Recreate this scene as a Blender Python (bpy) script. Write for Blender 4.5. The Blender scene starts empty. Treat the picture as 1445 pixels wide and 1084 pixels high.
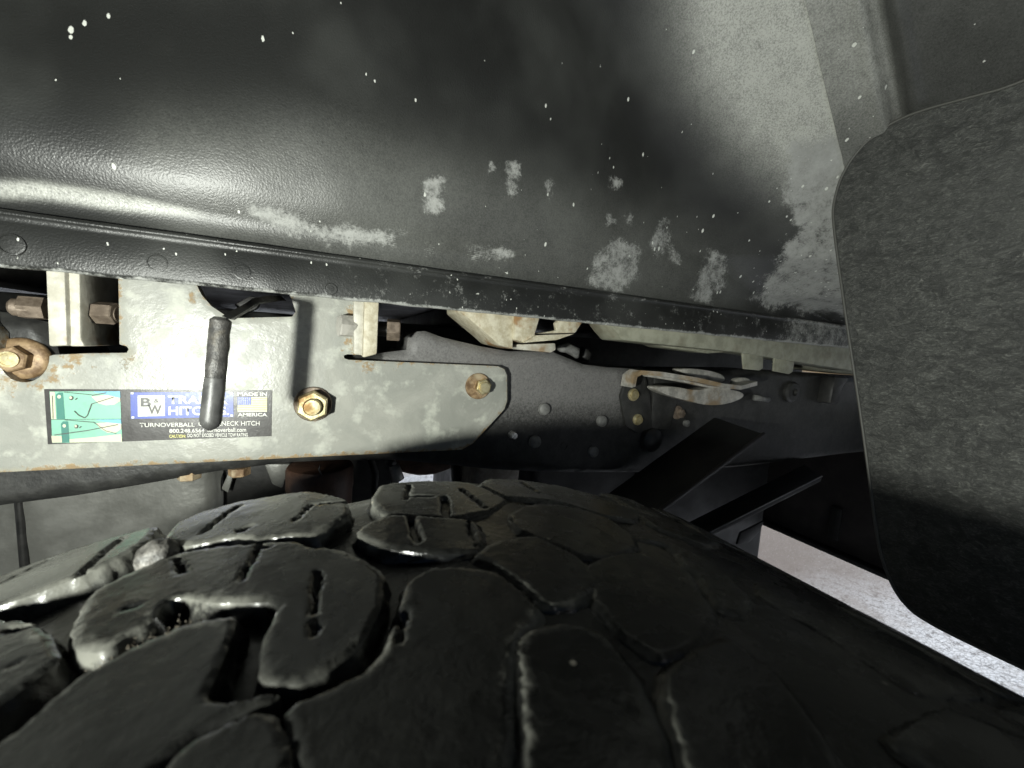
import bpy, bmesh, math, random
import numpy as np
from mathutils import Vector, Matrix, noise
from mathutils.geometry import delaunay_2d_cdt
random.seed(7); rng = np.random.RandomState(7)
S = bpy.context.scene
COL = S.collection

# ------------------------------------------------------------------ camera
# X runs along the truck's frame rail, Y points into the truck, Z is up, ground at z = 0
FPX, CX, CY, HC = 560.0, 722.5, 542.0, 0.95
_dn = np.array([-370, 6060, 560.0]); _dn /= np.linalg.norm(_dn)
_xr = np.array([1250, 25, 560.0]); _xr -= _dn * (_xr @ _dn); _xr /= np.linalg.norm(_xr)
_yr = np.cross(-_dn, _xr)
RM = np.array([_xr, _yr, -_dn])
CAM = np.array([0, 0, HC])
cam = bpy.data.cameras.new('camera'); camo = bpy.data.objects.new('camera', cam); COL.objects.link(camo)
cam.sensor_width = 36.0; cam.lens = FPX / 1445.0 * 36.0
cam.clip_start = 0.005; cam.clip_end = 500
cam.dof.use_dof = True; cam.dof.focus_distance = 0.40; cam.dof.aperture_fstop = 13
_m = Matrix.Identity(4)
for i in range(3):
    _m[i][0] = RM[i, 0]; _m[i][1] = -RM[i, 1]; _m[i][2] = -RM[i, 2]; _m[i][3] = CAM[i]
camo.matrix_world = _m
S.camera = camo

# ------------------------------------------------------------------ sky, sun, hand lamp, exposure
W = bpy.data.worlds.new('World'); S.world = W; W.use_nodes = True
wn = W.node_tree.nodes; wl = W.node_tree.links
sky = wn.new('ShaderNodeTexSky'); sky.sky_type = 'NISHITA'; sky.sun_disc = False
SUN_EL, SUN_AZ = math.radians(46), math.radians(62)      # from behind the truck and its far side
sky.sun_elevation = SUN_EL; sky.sun_rotation = SUN_AZ
wn['Background'].inputs[1].default_value = 0.018
wl.new(sky.outputs[0], wn['Background'].inputs[0])
sl = bpy.data.lights.new('sun', 'SUN'); sl.energy = 5.0; sl.angle = math.radians(6); sl.color = (1, .99, .98)
so = bpy.data.objects.new('sun', sl); COL.objects.link(so)
_sd = Vector((math.sin(SUN_AZ) * math.cos(SUN_EL), math.cos(SUN_AZ) * math.cos(SUN_EL), math.sin(SUN_EL)))
so.rotation_euler = (-_sd).to_track_quat('-Z', 'Y').to_euler(); so.location = _sd * 20
fl = bpy.data.lights.new('hand_lamp', 'POINT'); fl.energy = 6.8; fl.shadow_soft_size = 0.010; fl.color = (0.97, 1.0, 0.92)
fo = bpy.data.objects.new('hand_lamp', fl); COL.objects.link(fo); fo.location = (-0.17, 0.0, 0.893)
S.view_settings.view_transform = 'Standard'; S.view_settings.look = 'None'
S.view_settings.exposure = 0.6; S.view_settings.gamma = 1.0
S.render.engine = 'CYCLES'
S.cycles.use_denoising = True
S.cycles.max_bounces = 4; S.cycles.diffuse_bounces = 2; S.cycles.glossy_bounces = 2
S.cycles.use_adaptive_sampling = True
S.cycles.adaptive_threshold = 0.02

# ------------------------------------------------------------------ projections
def ray(x, y): return RM @ np.array([(x - CX) / FPX, (y - CY) / FPX, 1.0])
def onY(x, y, Y): v = ray(x, y); return CAM + v * (Y / v[1])
def onX(x, y, X): v = ray(x, y); return CAM + v * (X / v[0])
def proj(p):
    v = (np.asarray(p) - CAM) @ RM
    return np.stack([CX + FPX * v[..., 0] / v[..., 2], CY + FPX * v[..., 1] / v[..., 2]], -1)
XC, RT, ZC = .035, .44, .441           # tyre axis and radius
def cyl(px, py):
    v = ray(px, py); a = v[0]**2 + v[2]**2; dx, dz = CAM[0] - XC, CAM[2] - ZC
    b = dx * v[0] + dz * v[2]; c = dx*dx + dz*dz - RT*RT
    t = (-b - math.sqrt(max(b*b - a*c, 0))) / a; p = CAM + v * t
    return (math.atan2(p[0] - XC, p[2] - ZC) * RT, p[1])

# ------------------------------------------------------------------ material helpers
def mat(name):
    m = bpy.data.materials.new(name); m.use_nodes = True
    return m, m.node_tree.nodes, m.node_tree.links, m.node_tree.nodes['Principled BSDF']
class N:
    """short node-graph writer"""
    def __init__(s, m): s.m = m; s.n = m.node_tree.nodes; s.l = m.node_tree.links; s.b = s.n['Principled BSDF']; s.tc = None
    def put(s, sock, v):
        if hasattr(v, 'links'): s.l.new(v, sock)
        elif isinstance(v, (tuple, list)): sock.default_value = (*v, 1.0) if len(v) == 3 and sock.type == 'RGBA' else v
        else: sock.default_value = v
    def co(s, scale=None):
        if not s.tc: s.tc = s.n.new('ShaderNodeTexCoord')
        if scale is None: return s.tc.outputs['Object']
        mp = s.n.new('ShaderNodeMapping'); s.l.new(s.tc.outputs['Object'], mp.inputs[0]); mp.inputs['Scale'].default_value = scale
        return mp.outputs[0]
    def noise(s, sc, det=4, ro=.55, co=None, dist=0):
        t = s.n.new('ShaderNodeTexNoise'); t.inputs['Scale'].default_value = sc; t.inputs['Detail'].default_value = det
        t.inputs['Roughness'].default_value = ro; t.inputs['Distortion'].default_value = dist
        s.l.new(co or s.co(), t.inputs[0]); return t.outputs[0]
    def vor(s, sc, co=None, feat='F1', rnd=1.0):
        t = s.n.new('ShaderNodeTexVoronoi'); t.feature = feat; t.inputs['Scale'].default_value = sc; t.inputs['Randomness'].default_value = rnd
        s.l.new(co or s.co(), t.inputs['Vector']); return t
    def m2(s, op, a, b=0.0, c=0.0, clamp=False):
        t = s.n.new('ShaderNodeMath'); t.operation = op; t.use_clamp = clamp
        for i, v in enumerate((a, b, c)): s.put(t.inputs[i], v)
        return t.outputs[0]
    def ramp(s, v, a, b, lo=0.0, hi=1.0):
        t = s.n.new('ShaderNodeMapRange'); t.interpolation_type = 'SMOOTHSTEP'
        s.put(t.inputs[0], v); s.put(t.inputs[1], a); s.put(t.inputs[2], b); s.put(t.inputs[3], lo); s.put(t.inputs[4], hi)
        return t.outputs[0]
    def mix(s, f, a, b):
        t = s.n.new('ShaderNodeMix'); t.data_type = 'RGBA'
        s.put(t.inputs[0], f); s.put(t.inputs[6], a); s.put(t.inputs[7], b); return t.outputs[2]
    def mixf(s, f, a, b):
        t = s.n.new('ShaderNodeMix'); t.data_type = 'FLOAT'
        s.put(t.inputs[0], f); s.put(t.inputs[2], a); s.put(t.inputs[3], b); return t.outputs[0]
    def attr(s, nm):
        t = s.n.new('ShaderNodeAttribute'); t.attribute_name = nm; return t.outputs['Fac']
    def bump(s, h, dist, st=1.0, prev=None):
        t = s.n.new('ShaderNodeBump'); t.inputs['Distance'].default_value = dist; t.inputs['Strength'].default_value = st
        s.put(t.inputs['Height'], h)
        if prev: s.l.new(prev, t.inputs['Normal'])
        return t.outputs[0]
    def out(s, col=None, rough=None, nrm=None, metal=None, spec=None, coat=None):
        if col is not None: s.put(s.b.inputs['Base Color'], col)
        if rough is not None: s.put(s.b.inputs['Roughness'], rough)
        if nrm is not None: s.l.new(nrm, s.b.inputs['Normal'])
        if metal is not None: s.put(s.b.inputs['Metallic'], metal)
        if spec is not None: s.put(s.b.inputs['Specular IOR Level'], spec)
        if coat is not None: s.put(s.b.inputs['Coat Weight'], coat)
        return s.m
def newm(name): return N(mat(name)[0])

# black wheel-housing paint with dried dirt, grit and painted glare
def m_paint():
    k = newm('black_paint')
    dust = k.attr('dust')
    n1 = k.noise(70, 6, .78); n2 = k.noise(9, 3, .6); n3 = k.noise(900, 1, .5)
    dn = k.m2('ADD', dust, k.m2('MULTIPLY', k.m2('SUBTRACT', n1, .5), 1.5))
    mask = k.ramp(k.m2('ADD', dn, k.m2('MULTIPLY', k.m2('SUBTRACT', k.noise(600, 2, .7), .5), .55)), .40, .82)
    haze = k.ramp(n2, .40, .75)
    base = k.mix(haze, (.017, .0175, .0165), (.044, .0455, .042))
    glare_film = k.m2('MULTIPLY', k.attr('glare_film'), k.ramp(k.m2('ADD', k.noise(800, 2, .75), k.m2('MULTIPLY', n1, .6)), .40, 1.15, .35, 1.25), clamp=True)
    base = k.mix(glare_film, base, (.44, .445, .405))  # pale dust film that also carries the painted lamp glare
    base = k.mix(mask, base, k.mix(n1, (.13, .133, .124), (.46, .465, .44)))
    v1 = k.vor(150, k.co((1.25, 1, .7))); v2 = k.vor(52, k.co((.7, 1, 1.2)))
    def dots(v, r0, keep, rb=.032):
        sep = k.n.new('ShaderNodeSeparateColor'); k.l.new(v.outputs['Color'], sep.inputs[0])
        rad = k.m2('ADD', rb, k.m2('MULTIPLY', k.m2('POWER', sep.outputs[1], 3.0), r0))
        d = k.ramp(k.m2('ADD', v.outputs['Distance'], k.m2('MULTIPLY', k.m2('SUBTRACT', n3, .5), .14)), k.m2('MULTIPLY', rad, .75), rad, 1, 0)
        return k.m2('MULTIPLY', d, k.m2('GREATER_THAN', sep.outputs[0], keep))
    grit = k.attr('grit')
    d1 = dots(v1, .20, k.m2('SUBTRACT', .90, k.m2('MULTIPLY', grit, .45)), .065); d2 = dots(v2, .05, k.m2('SUBTRACT', .80, k.m2('MULTIPLY', grit, .15)))
    d = k.m2('MAXIMUM', d1, d2)
    base = k.mix(d, base, (.62, .63, .58))
    rough = k.mixf(mask, k.mixf(haze, .37, .48), .75)
    rough = k.mixf(glare_film, rough, .42)
    rough = k.mixf(d, rough, .8)
    h = k.m2('ADD', k.m2('MULTIPLY', n3, .34), k.m2('ADD', k.m2('MULTIPLY', n1, .10), k.m2('MULTIPLY', d, .8)))
    return k.out(base, rough, k.bump(h, .0010, .46), spec=.42)
# painted light grey hitch steel with rust at the edges
def m_hitch():
    k = newm('hitch_grey_paint')
    rust = k.attr('rust')
    n1 = k.noise(55, 4, .65); n2 = k.noise(16, 5, .6, dist=.6); n3 = k.noise(300, 3, .7)
    base = k.mix(k.ramp(n2, .38, .64), (.28, .285, .255), (.385, .385, .345))
    base = k.mix(k.ramp(n1, .50, .70), base, (.47, .48, .42))
    base = k.mix(k.ramp(k.noise(150, 4, .7), .66, .76, 0, .5), base, (.20, .20, .175))
    rm = k.ramp(k.m2('ADD', rust, k.m2('MULTIPLY', k.m2('SUBTRACT', k.noise(150, 5, .7), .5), 1.5)), .50, .72)
    rm2 = k.ramp(k.m2('ADD', rust, k.m2('MULTIPLY', k.m2('SUBTRACT', k.noise(45, 5, .65), .5), 1.2)), .45, .85)
    base = k.mix(k.m2('MULTIPLY', rm2, .55), base, (.42, .37, .25))
    base = k.mix(rm, base, k.mix(n3, (.17, .115, .06), (.40, .30, .175)))
    rough = k.mixf(k.ramp(n2, .42, .58), .42, .24)
    rough = k.mixf(k.ramp(n1, .5, .65), rough, .55)
    rough = k.mixf(rm, rough, .85)
    b = k.bump(k.m2('ADD', k.m2('MULTIPLY', n3, .4), k.m2('ADD', n1, k.m2('MULTIPLY', rm, .5))), .0010, .4)
    return k.out(base, rough, b, spec=.5)
def m_rubber():
    k = newm('tyre_rubber')
    rim = k.attr('rim')
    n1 = k.noise(60, 4, .65); n2 = k.noise(18, 4, .6); n3 = k.noise(420, 3, .6)
    base = k.mix(k.ramp(n2, .35, .7), (.0045, .0047, .0045), (.009, .0092, .0085))
    sc = k.ramp(k.m2('ADD', rim, k.m2('MULTIPLY', k.m2('SUBTRACT', k.noise(90, 4, .7), .5), 1.6)), .50, .95)
    sc = k.m2('MULTIPLY', sc, k.ramp(k.noise(14, 3, .5), .40, .60))
    dd = k.m2('MULTIPLY', k.attr('dust'), k.ramp(k.m2('ADD', n1, k.m2('MULTIPLY', k.noise(30, 3), .6)), .45, 1.05))
    base = k.mix(dd, base, (.13, .132, .118))
    base = k.mix(k.m2('MULTIPLY', sc, .85), base, (.095, .095, .083))
    grit = k.vor(120); sep = k.n.new('ShaderNodeSeparateColor'); k.l.new(grit.outputs['Color'], sep.inputs[0])
    g = k.m2('MULTIPLY', k.ramp(grit.outputs['Distance'], .05, .12, 1, 0), k.m2('GREATER_THAN', sep.outputs[0], .94))
    base = k.mix(g, base, (.33, .31, .25))
    rough = k.mixf(k.ramp(n1, .40, .70), .22, .40)
    rough = k.mixf(k.m2('MULTIPLY', rim, .6), rough, .24)
    hh = k.m2('ADD', k.m2('MULTIPLY', n3, .5), k.m2('ADD', k.m2('MULTIPLY', n1, .45), k.m2('MULTIPLY', k.m2('MULTIPLY', rim, rim), k.noise(190, 3, .7))))
    return k.out(base, rough, k.bump(hh, .0010, .36), spec=.40)
def m_simple(name, c1, c2, r1, r2, sc=60, bump=.0008, metal=0.0, c3=None, st=.4):
    k = newm(name)
    n1 = k.noise(sc, 4, .65); n2 = k.noise(sc * .22, 4, .6); n3 = k.noise(sc * 5, 3, .6)
    base = k.mix(k.ramp(n1, .35, .65), c1, c2)
    if c3: base = k.mix(k.ramp(n2, .52, .66), base, c3)
    rough = k.mixf(k.ramp(n2, .35, .65), r1, r2)
    b = k.bump(k.m2('ADD', k.m2('MULTIPLY', n3, .4), n1), bump, st)
    return k.out(base, rough, b, metal=metal)
def m_frame():
    k = newm('frame_black')
    n1 = k.noise(70, 4, .7); n2 = k.noise(14, 4, .6); n3 = k.noise(330, 3, .65)
    dust = k.attr('dust')
    base = k.mix(k.ramp(n1, .35, .7), (.022, .022, .021), (.045, .045, .042))
    dm = k.ramp(k.m2('ADD', dust, k.m2('MULTIPLY', k.m2('SUBTRACT', k.noise(520, 3, .75), .5), .8)), .25, .90)
    base = k.mix(dm, base, (.21, .205, .20))
    rough = k.mixf(dm, k.mixf(n2, .36, .55), .6)
    b = k.bump(k.m2('ADD', k.m2('MULTIPLY', n3, .6), n1), .001, .4)
    return k.out(base, rough, b)
def m_flap():
    k = newm('flap_rubber')
    c = k.co((1, 190, 460)); c2 = k.co((1, 90, 130))
    n1 = k.noise(1.0, 5, .7, c, dist=2.0); n2 = k.noise(9, 4, .65); n3 = k.noise(500, 2, .6); n4 = k.noise(1.0, 5, .75, c2, dist=1.0)
    wr = k.m2('MULTIPLY', k.ramp(n1, .46, .72), k.ramp(n4, .30, .60))
    base = k.mix(k.ramp(n4, .35, .70), (.030, .031, .029), (.066, .068, .062))
    base = k.mix(wr, base, (.16, .163, .147))
    base = k.mix(k.ramp(n2, .50, .75, 0, .45), base, (.09, .092, .085))
    base = k.mix(k.ramp(k.noise(70, 5, .75), .66, .74), base, (.20, .20, .18))
    base = k.mix(k.ramp(k.noise(33, 5, .75), .62, .70), base, (.035, .036, .034))
    b = k.bump(k.m2('ADD', n1, k.m2('ADD', k.m2('MULTIPLY', n3, .3), n4)), .0014, .55)
    return k.out(base, k.mixf(n2, .62, .40), b, spec=.45)
M = dict(paint=m_paint(), hitch=m_hitch(), rubber=m_rubber(), frame=m_frame(), flap=m_flap())
M['zinc'] = m_simple('yellow_zinc', (.60, .50, .26), (.74, .66, .42), .3, .5, 180, .0005, .75, (.22, .13, .05))
M['rustbolt'] = m_simple('rusty_steel', (.15, .09, .045), (.36, .25, .14), .5, .8, 160, .0009, .2, (.44, .36, .24))
M['brownbolt'] = m_simple('brown_steel', (.13, .10, .075), (.25, .20, .155), .4, .65, 130, .0008, .35)
M['wornplate'] = m_simple('worn_light_steel', (.42, .40, .33), (.60, .58, .50), .45, .7, 90, .001, 0, (.30, .19, .09))
M['creamrust'] = m_simple('cream_steel_with_rust', (.45, .40, .28), (.62, .58, .45), .5, .75, 150, .0012, 0, (.30, .17, .07))
M['sill'] = m_simple('pale_sill_paint', (.28, .28, .21), (.40, .40, .31), .5, .7, 60, .0008, 0, (.22, .20, .14))
M['blackrod'] = m_simple('rough_black_steel', (.045, .044, .042), (.095, .091, .084), .35, .55, 230, .0013, .2, (.13, .115, .09), .6)
M['grip'] = m_simple('smooth_grey_grip', (.045, .045, .044), (.085, .085, .082), .32, .45, 120, .0005)
M['tank'] = m_simple('grey_shield_metal', (.16, .16, .145), (.25, .25, .23), .4, .6, 22, .003, .2, (.10, .10, .09))
M['darkbrown'] = m_simple('brown_rubber_cup', (.06, .032, .022), (.12, .066, .044), .4, .6, 70, .002, 0)
M['dark'] = m_simple('dark_steel', (.012, .012, .011), (.028, .027, .025), .4, .6, 60, .001)
M['pit'] = m_simple('shaded_steel', (.004, .004, .004), (.009, .009, .0085), .5, .7, 60, .001)  # steel made near black to carry the shade under the rail
M['darkwarm'] = m_simple('dark_brown_steel', (.022, .018, .016), (.036, .029, .026), .6, .8, 25, .001)
M['galv'] = m_simple('galvanised_steel', (.30, .29, .26), (.52, .50, .45), .3, .5, 90, .001, .15, (.30, .22, .13))
M['rivet'] = m_simple('grey_rivet', (.13, .13, .125), (.21, .21, .20), .45, .65, 140, .0006)
M['bright'] = m_simple('bright_metal', (.5, .5, .48), (.75, .75, .72), .2, .35, 120, .0008, .7)
M['pebble'] = m_simple('pebble_stone', (.03, .029, .026), (.11, .105, .095), .35, .6, 260, .002)
M['palecast'] = m_simple('pale_dusty_casting', (.26, .23, .19), (.40, .36, .31), .5, .7, 80, .0015)
def m_ground():
    k = newm('pale_concrete')
    n1 = k.noise(3, 5, .6); n2 = k.noise(160, 4, .6); n3 = k.noise(0.9, 3, .5)
    v = k.vor(46, k.co((1, 1.7, 1)), feat='DISTANCE_TO_EDGE')
    base = k.mix(k.ramp(n1, .35, .65), (.34, .37, .41), (.47, .50, .54))
    base = k.mix(k.ramp(v.outputs['Distance'], .0, .14, .55, 0), base, (.14, .145, .15))
    base = k.mix(k.ramp(k.noise(34, 5, .8), .50, .60), base, (.12, .125, .135))
    base = k.mix(k.ramp(k.noise(5, 3, .6), .50, .75), base, (.24, .24, .245))
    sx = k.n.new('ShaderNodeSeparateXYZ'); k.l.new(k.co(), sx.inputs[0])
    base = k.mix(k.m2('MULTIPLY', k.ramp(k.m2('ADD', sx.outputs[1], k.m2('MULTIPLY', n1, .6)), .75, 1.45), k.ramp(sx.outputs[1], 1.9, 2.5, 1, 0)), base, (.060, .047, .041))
    base = k.mix(k.ramp(n2, .58, .75, 0, .6), base, (.58, .60, .63))
    b = k.bump(v.outputs['Distance'], .004, .8); b = k.bump(n2, .003, .7, b)
    return k.out(base, k.mixf(n2, .45, .7), b, spec=.15)
M['ground'] = m_ground()
def flat(name, c, r=.45, st=.25):
    k = newm(name); n = k.noise(400, 3); n2 = k.noise(70, 5, .7)
    k.out(k.mix(k.ramp(n2, .45, .75), c, tuple(x * .72 + .03 for x in c)), k.mixf(n, r - .08, r + .1), k.bump(n2, .0004, st)); return k.m

# ------------------------------------------------------------------ object helpers
def link(name, me, m=None, parent=None):
    o = bpy.data.objects.new(name, me); COL.objects.link(o)
    if m is not None and me is not None: me.materials.append(m)
    if parent: o.parent = parent
    return o
def thing(name, label, cat, group=None, loc=(0, 0, 0)):
    o = bpy.data.objects.new(name, None); COL.objects.link(o); o.empty_display_size = .02
    o['label'] = label; o['category'] = cat
    if group: o['group'] = group
    return o
def tag(o, label, cat, group=None):
    o['label'] = label; o['category'] = cat
    if group: o['group'] = group
    return o
def mesh(name, V, Fc, smooth=True):
    me = bpy.data.meshes.new(name); me.from_pydata([tuple(map(float, v)) for v in V], [], Fc)
    me.validate(); me.update()
    if smooth:
        for p in me.polygons: p.use_smooth = True
    return me
def setattr_f(me, name, vals):
    a = me.attributes.new(name, 'FLOAT', 'POINT'); a.data.foreach_set('value', np.asarray(vals, dtype=np.float32))
def bm_mesh(bm, name, sharp=40):
    bmesh.ops.recalc_face_normals(bm, faces=bm.faces[:])
    me = bpy.data.meshes.new(name); bm.to_mesh(me); bm.free()
    for p in me.polygons: p.use_smooth = True
    try: me.set_sharp_from_angle(angle=math.radians(sharp))
    except Exception: pass
    return me
def prism(pts, ext, bev=.0012, seg=2):
    """closed solid: 3D outline swept by vector ext, edges rounded"""
    bm = bmesh.new()
    a = [bm.verts.new(tuple(p)) for p in pts]; e = np.array(ext)
    b = [bm.verts.new(tuple(np.array(p) + e)) for p in pts]; n = len(pts)
    bm.faces.new(a); bm.faces.new(b[::-1])
    for i in range(n): bm.faces.new((a[i], b[i], b[(i+1) % n], a[(i+1) % n]))
    bmesh.ops.recalc_face_normals(bm, faces=bm.faces[:])
    if bev: bmesh.ops.bevel(bm, geom=bm.edges[:], offset=bev, segments=seg, affect='EDGES', profile=.5, clamp_overlap=True)
    return bm
def pxY(pts, Y): return [onY(x, y, Y) for x, y in pts]
def plateY(name, pts, Y, th, m, parent, bev=.0012):
    return link(name, bm_mesh(prism(pxY(pts, Y), (0, th, 0), bev), name), m, parent)
def boxb(x0, x1, y0, y1, z0, z1, bev=.002, seg=2):
    return prism([(x0, y0, z0), (x1, y0, z0), (x1, y0, z1), (x0, y0, z1)], (0, y1 - y0, 0), bev, seg)
def lathe(prof, seg=24, hexr=None):
    """prof = [(r, h)] about +Z; hexr: six-sided"""
    V, Fc = [], []
    for r, h in prof:
        for i in range(seg):
            a = 2 * math.pi * i / seg
            V.append((r * math.cos(a), r * math.sin(a), h))
    for j in range(len(prof) - 1):
        for i in range(seg):
            a, b = j * seg + i, j * seg + (i + 1) % seg
            Fc.append((a, b, b + seg, a + seg))
    Fc.append(tuple(range(seg))[::-1]); Fc.append(tuple(range((len(prof) - 1) * seg, len(prof) * seg)))
    bm = bmesh.new(); vs = [bm.verts.new(v) for v in V]
    for f in Fc:
        try: bm.faces.new([vs[i] for i in f])
        except ValueError: pass
    return bm
def orient(axis, at, spin=0):
    q = Vector(axis).normalized().to_track_quat('Z', 'Y')
    return Matrix.Translation(Vector(at)) @ q.to_matrix().to_4x4() @ Matrix.Rotation(spin, 4, 'Z')
def place(name, bm, axis, at, m, parent, spin=0, sharp=35):
    me = bm_mesh(bm, name, sharp)
    me.transform(orient(axis, at, spin)); return link(name, me, m, parent)
def hexbm(af, h, ch=.12):
    """chamfered hexagon, af = across flats"""
    R_ = af / math.sqrt(3); c = R_ * ch
    bm = lathe([(R_, 0), (R_, h - c * .8), (R_ - c, h)], 6)
    return bm
def tube(path, rad, seg=14, jitter=0.0, closed_end=True):
    V, Fc = [], []; P = [Vector(p) for p in path]; n = len(P)
    rads = rad if isinstance(rad, (list, tuple, np.ndarray)) else [rad] * n
    up = Vector((.13, .2, .97)); prev = None
    for i in range(n):
        t = (P[min(i + 1, n - 1)] - P[max(i - 1, 0)]).normalized()
        a = (prev - t * prev.dot(t)).normalized() if prev else t.cross(up).normalized()
        prev = a; b = t.cross(a)
        for k in range(seg):
            an = 2 * math.pi * k / seg; d = a * math.cos(an) + b * math.sin(an)
            r = rads[i] * (1 + (jitter * noise.noise((P[i] + d * rads[i]) * 160) if jitter else 0))
            V.append(P[i] + d * r)
    for i in range(n - 1):
        for k in range(seg):
            a, b = i * seg + k, i * seg + (k + 1) % seg
            Fc.append((a, b, b + seg, a + seg))
    Fc.append(tuple(range(seg))[::-1]); Fc.append(tuple(range((n - 1) * seg, n * seg)))
    return mesh('tube', V, Fc)
def bez(p0, p1, p2, n=10):
    p0, p1, p2 = map(np.array, (p0, p1, p2))
    return [tuple((1-t)**2 * p0 + 2*t*(1-t) * p1 + t*t * p2) for t in np.linspace(0, 1, n)]
def sdf(poly, P):
    """signed distance (inside > 0) of points P (n,2) to polygon"""
    poly = np.asarray(poly, float); d = np.full(len(P), 1e9); ins = np.zeros(len(P), bool)
    for i in range(len(poly)):
        a, b = poly[i], poly[(i + 1) % len(poly)]; ab = b - a
        t = np.clip(((P - a) @ ab) / max(ab @ ab, 1e-18), 0, 1)
        d = np.minimum(d, np.hypot(*(P - a - t[:, None] * ab).T))
        c = ((a[1] > P[:, 1]) != (b[1] > P[:, 1]))
        with np.errstate(divide='ignore', invalid='ignore'):
            xi = (b[0] - a[0]) * (P[:, 1] - a[1]) / (b[1] - a[1]) + a[0]
        ins ^= c & (P[:, 0] < xi)
    return np.where(ins, d, -d)
def segdist(a, b, P):
    a, b = np.array(a, float), np.array(b, float); ab = b - a
    t = np.clip(((P - a) @ ab) / max(ab @ ab, 1e-18), 0, 1)
    return np.hypot(*(P - a - t[:, None] * ab).T)
def chaikin(p, n=1):
    p = np.asarray(p, float)
    for _ in range(n):
        q = np.roll(p, -1, 0); p = np.stack([.75 * p + .25 * q, .25 * p + .75 * q], 1).reshape(-1, 2)
    return p
def softcorner(p, d=.0016):
    p = np.asarray(p, float); o = []
    for i in range(len(p)):
        a, b, c = p[i-1], p[i], p[(i+1) % len(p)]
        for e in (a, c):
            l = np.hypot(*(e - b)); o.append(b + (e - b) * min(d / max(l, 1e-9), .35))
    return np.array(o)
def resample(p, step):
    p = np.asarray(p, float); out = []
    for i in range(len(p)):
        a, b = p[i], p[(i + 1) % len(p)]; n = max(1, int(round(np.hypot(*(b - a)) / step)))
        for k in range(n): out.append(a + (b - a) * k / n)
    return np.array(out)
def fill(poly, step, jit=.25):
    """triangulated interior of a 2D outline: returns points (outline first) and triangles"""
    bd = resample(poly, step); lo, hi = bd.min(0), bd.max(0)
    gx, gy = np.meshgrid(np.arange(lo[0], hi[0], step), np.arange(lo[1], hi[1], step))
    g = np.stack([gx.ravel(), gy.ravel()], 1); g += rng.uniform(-jit, jit, g.shape) * step
    g = g[sdf(bd, g) > step * .55]
    P = np.vstack([bd, g])
    v, e, f, ov, oe, of = delaunay_2d_cdt([Vector((float(a), float(b))) for a, b in P], [], [list(range(len(bd)))], 1, 1e-7)
    return np.array([tuple(q) for q in v]), [tuple(t) for t in f], len(bd)
def nz(P, sc, seed=0):
    return np.array([noise.noise(Vector((p[0] * sc + seed, p[1] * sc - seed, seed * 1.7))) for p in P])
def dense_plate(name, poly_xz, Y, th, m, parent, step, rustf):
    """flat steel plate in an XZ outline: fine front face carrying a float attribute, thick edge"""
    P, T, nb = fill(poly_xz, step)
    ed = sdf(poly_xz, P); ch = np.clip(1 - np.maximum(ed, 0) / .0015, 0, 1)
    V = [(p[0], Y + .0008 * c * c + .0003 * nn, p[1]) for p, c, nn in zip(P, ch, nz(P, 30, 3))]
    Fc = []
    for t in T:
        a, b, c = (np.array(V[i]) for i in t); nrm = np.cross(b - a, c - a)
        Fc.append(t if nrm[1] < 0 else t[::-1])
    bd = resample(poly_xz, step); n0 = len(V)
    # the walls follow the outline ring
    for p in bd: V.append((p[0], Y + .0008, p[1]))
    for p in bd: V.append((p[0], Y + th, p[1]))
    n = len(bd)
    area = sum(bd[i][0] * bd[(i+1) % n][1] - bd[(i+1) % n][0] * bd[i][1] for i in range(n))
    for i in range(n):
        a, b = n0 + i, n0 + (i + 1) % n; q = (a, b, b + n, a + n)
        Fc.append(q if area < 0 else q[::-1])
    Fc.append(tuple(range(n0 + n, n0 + 2 * n)))
    me = mesh(name, V, Fc); vals = rustf(np.array([(v[0], v[2]) for v in V]))
    setattr_f(me, 'rust', vals)
    try: me.set_sharp_from_angle(angle=math.radians(50))
    except Exception: pass
    return link(name, me, m, parent)

# ================================================================== GROUND
gm = bpy.data.meshes.new('ground')
bm = bmesh.new(); bmesh.ops.create_grid(bm, x_segments=40, y_segments=40, size=60); bm.to_mesh(gm); bm.free()
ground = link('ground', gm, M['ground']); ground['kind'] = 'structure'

# ================================================================== WHEEL HOUSING
wh = thing('wheel_housing', 'black painted wheel housing with dried dirt and white grit above the tyre', 'wheel housing')
ZF = .977                                    # lower edge of the lip
# profile of the wall going up from the lip: (arc length, lean in degrees)
SK = np.array([0, .004, .009, .018, .028, .040, .06, .10, .20, .30, .40, .50, .80])
TK = np.array([-14, -4, 8, 33, 31, 24, 18, 7, 5, 16, 50, 86, 90.])
ss = np.concatenate([np.linspace(0, .05, 34)[:-1], np.linspace(.05, .40, 110)[:-1], np.linspace(.40, .80, 40)])
th_ = np.radians(np.interp(ss, SK, TK)); yp = np.zeros_like(ss); zp = np.zeros_like(ss)
yp[0], zp[0] = .3215, ZF + .031
for i in range(1, len(ss)):
    d = ss[i] - ss[i-1]; t = .5 * (th_[i] + th_[i-1]); yp[i] = yp[i-1] - math.sin(t) * d; zp[i] = zp[i-1] + math.cos(t) * d
def rear_x(z): return float(np.interp(z, [1.0, 1.01, 1.03, 1.06, 1.10, 1.14, 1.20, 1.30], [.655, .635, .58, .535, .505, .475, .41, .30]))
XL = -.75
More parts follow.
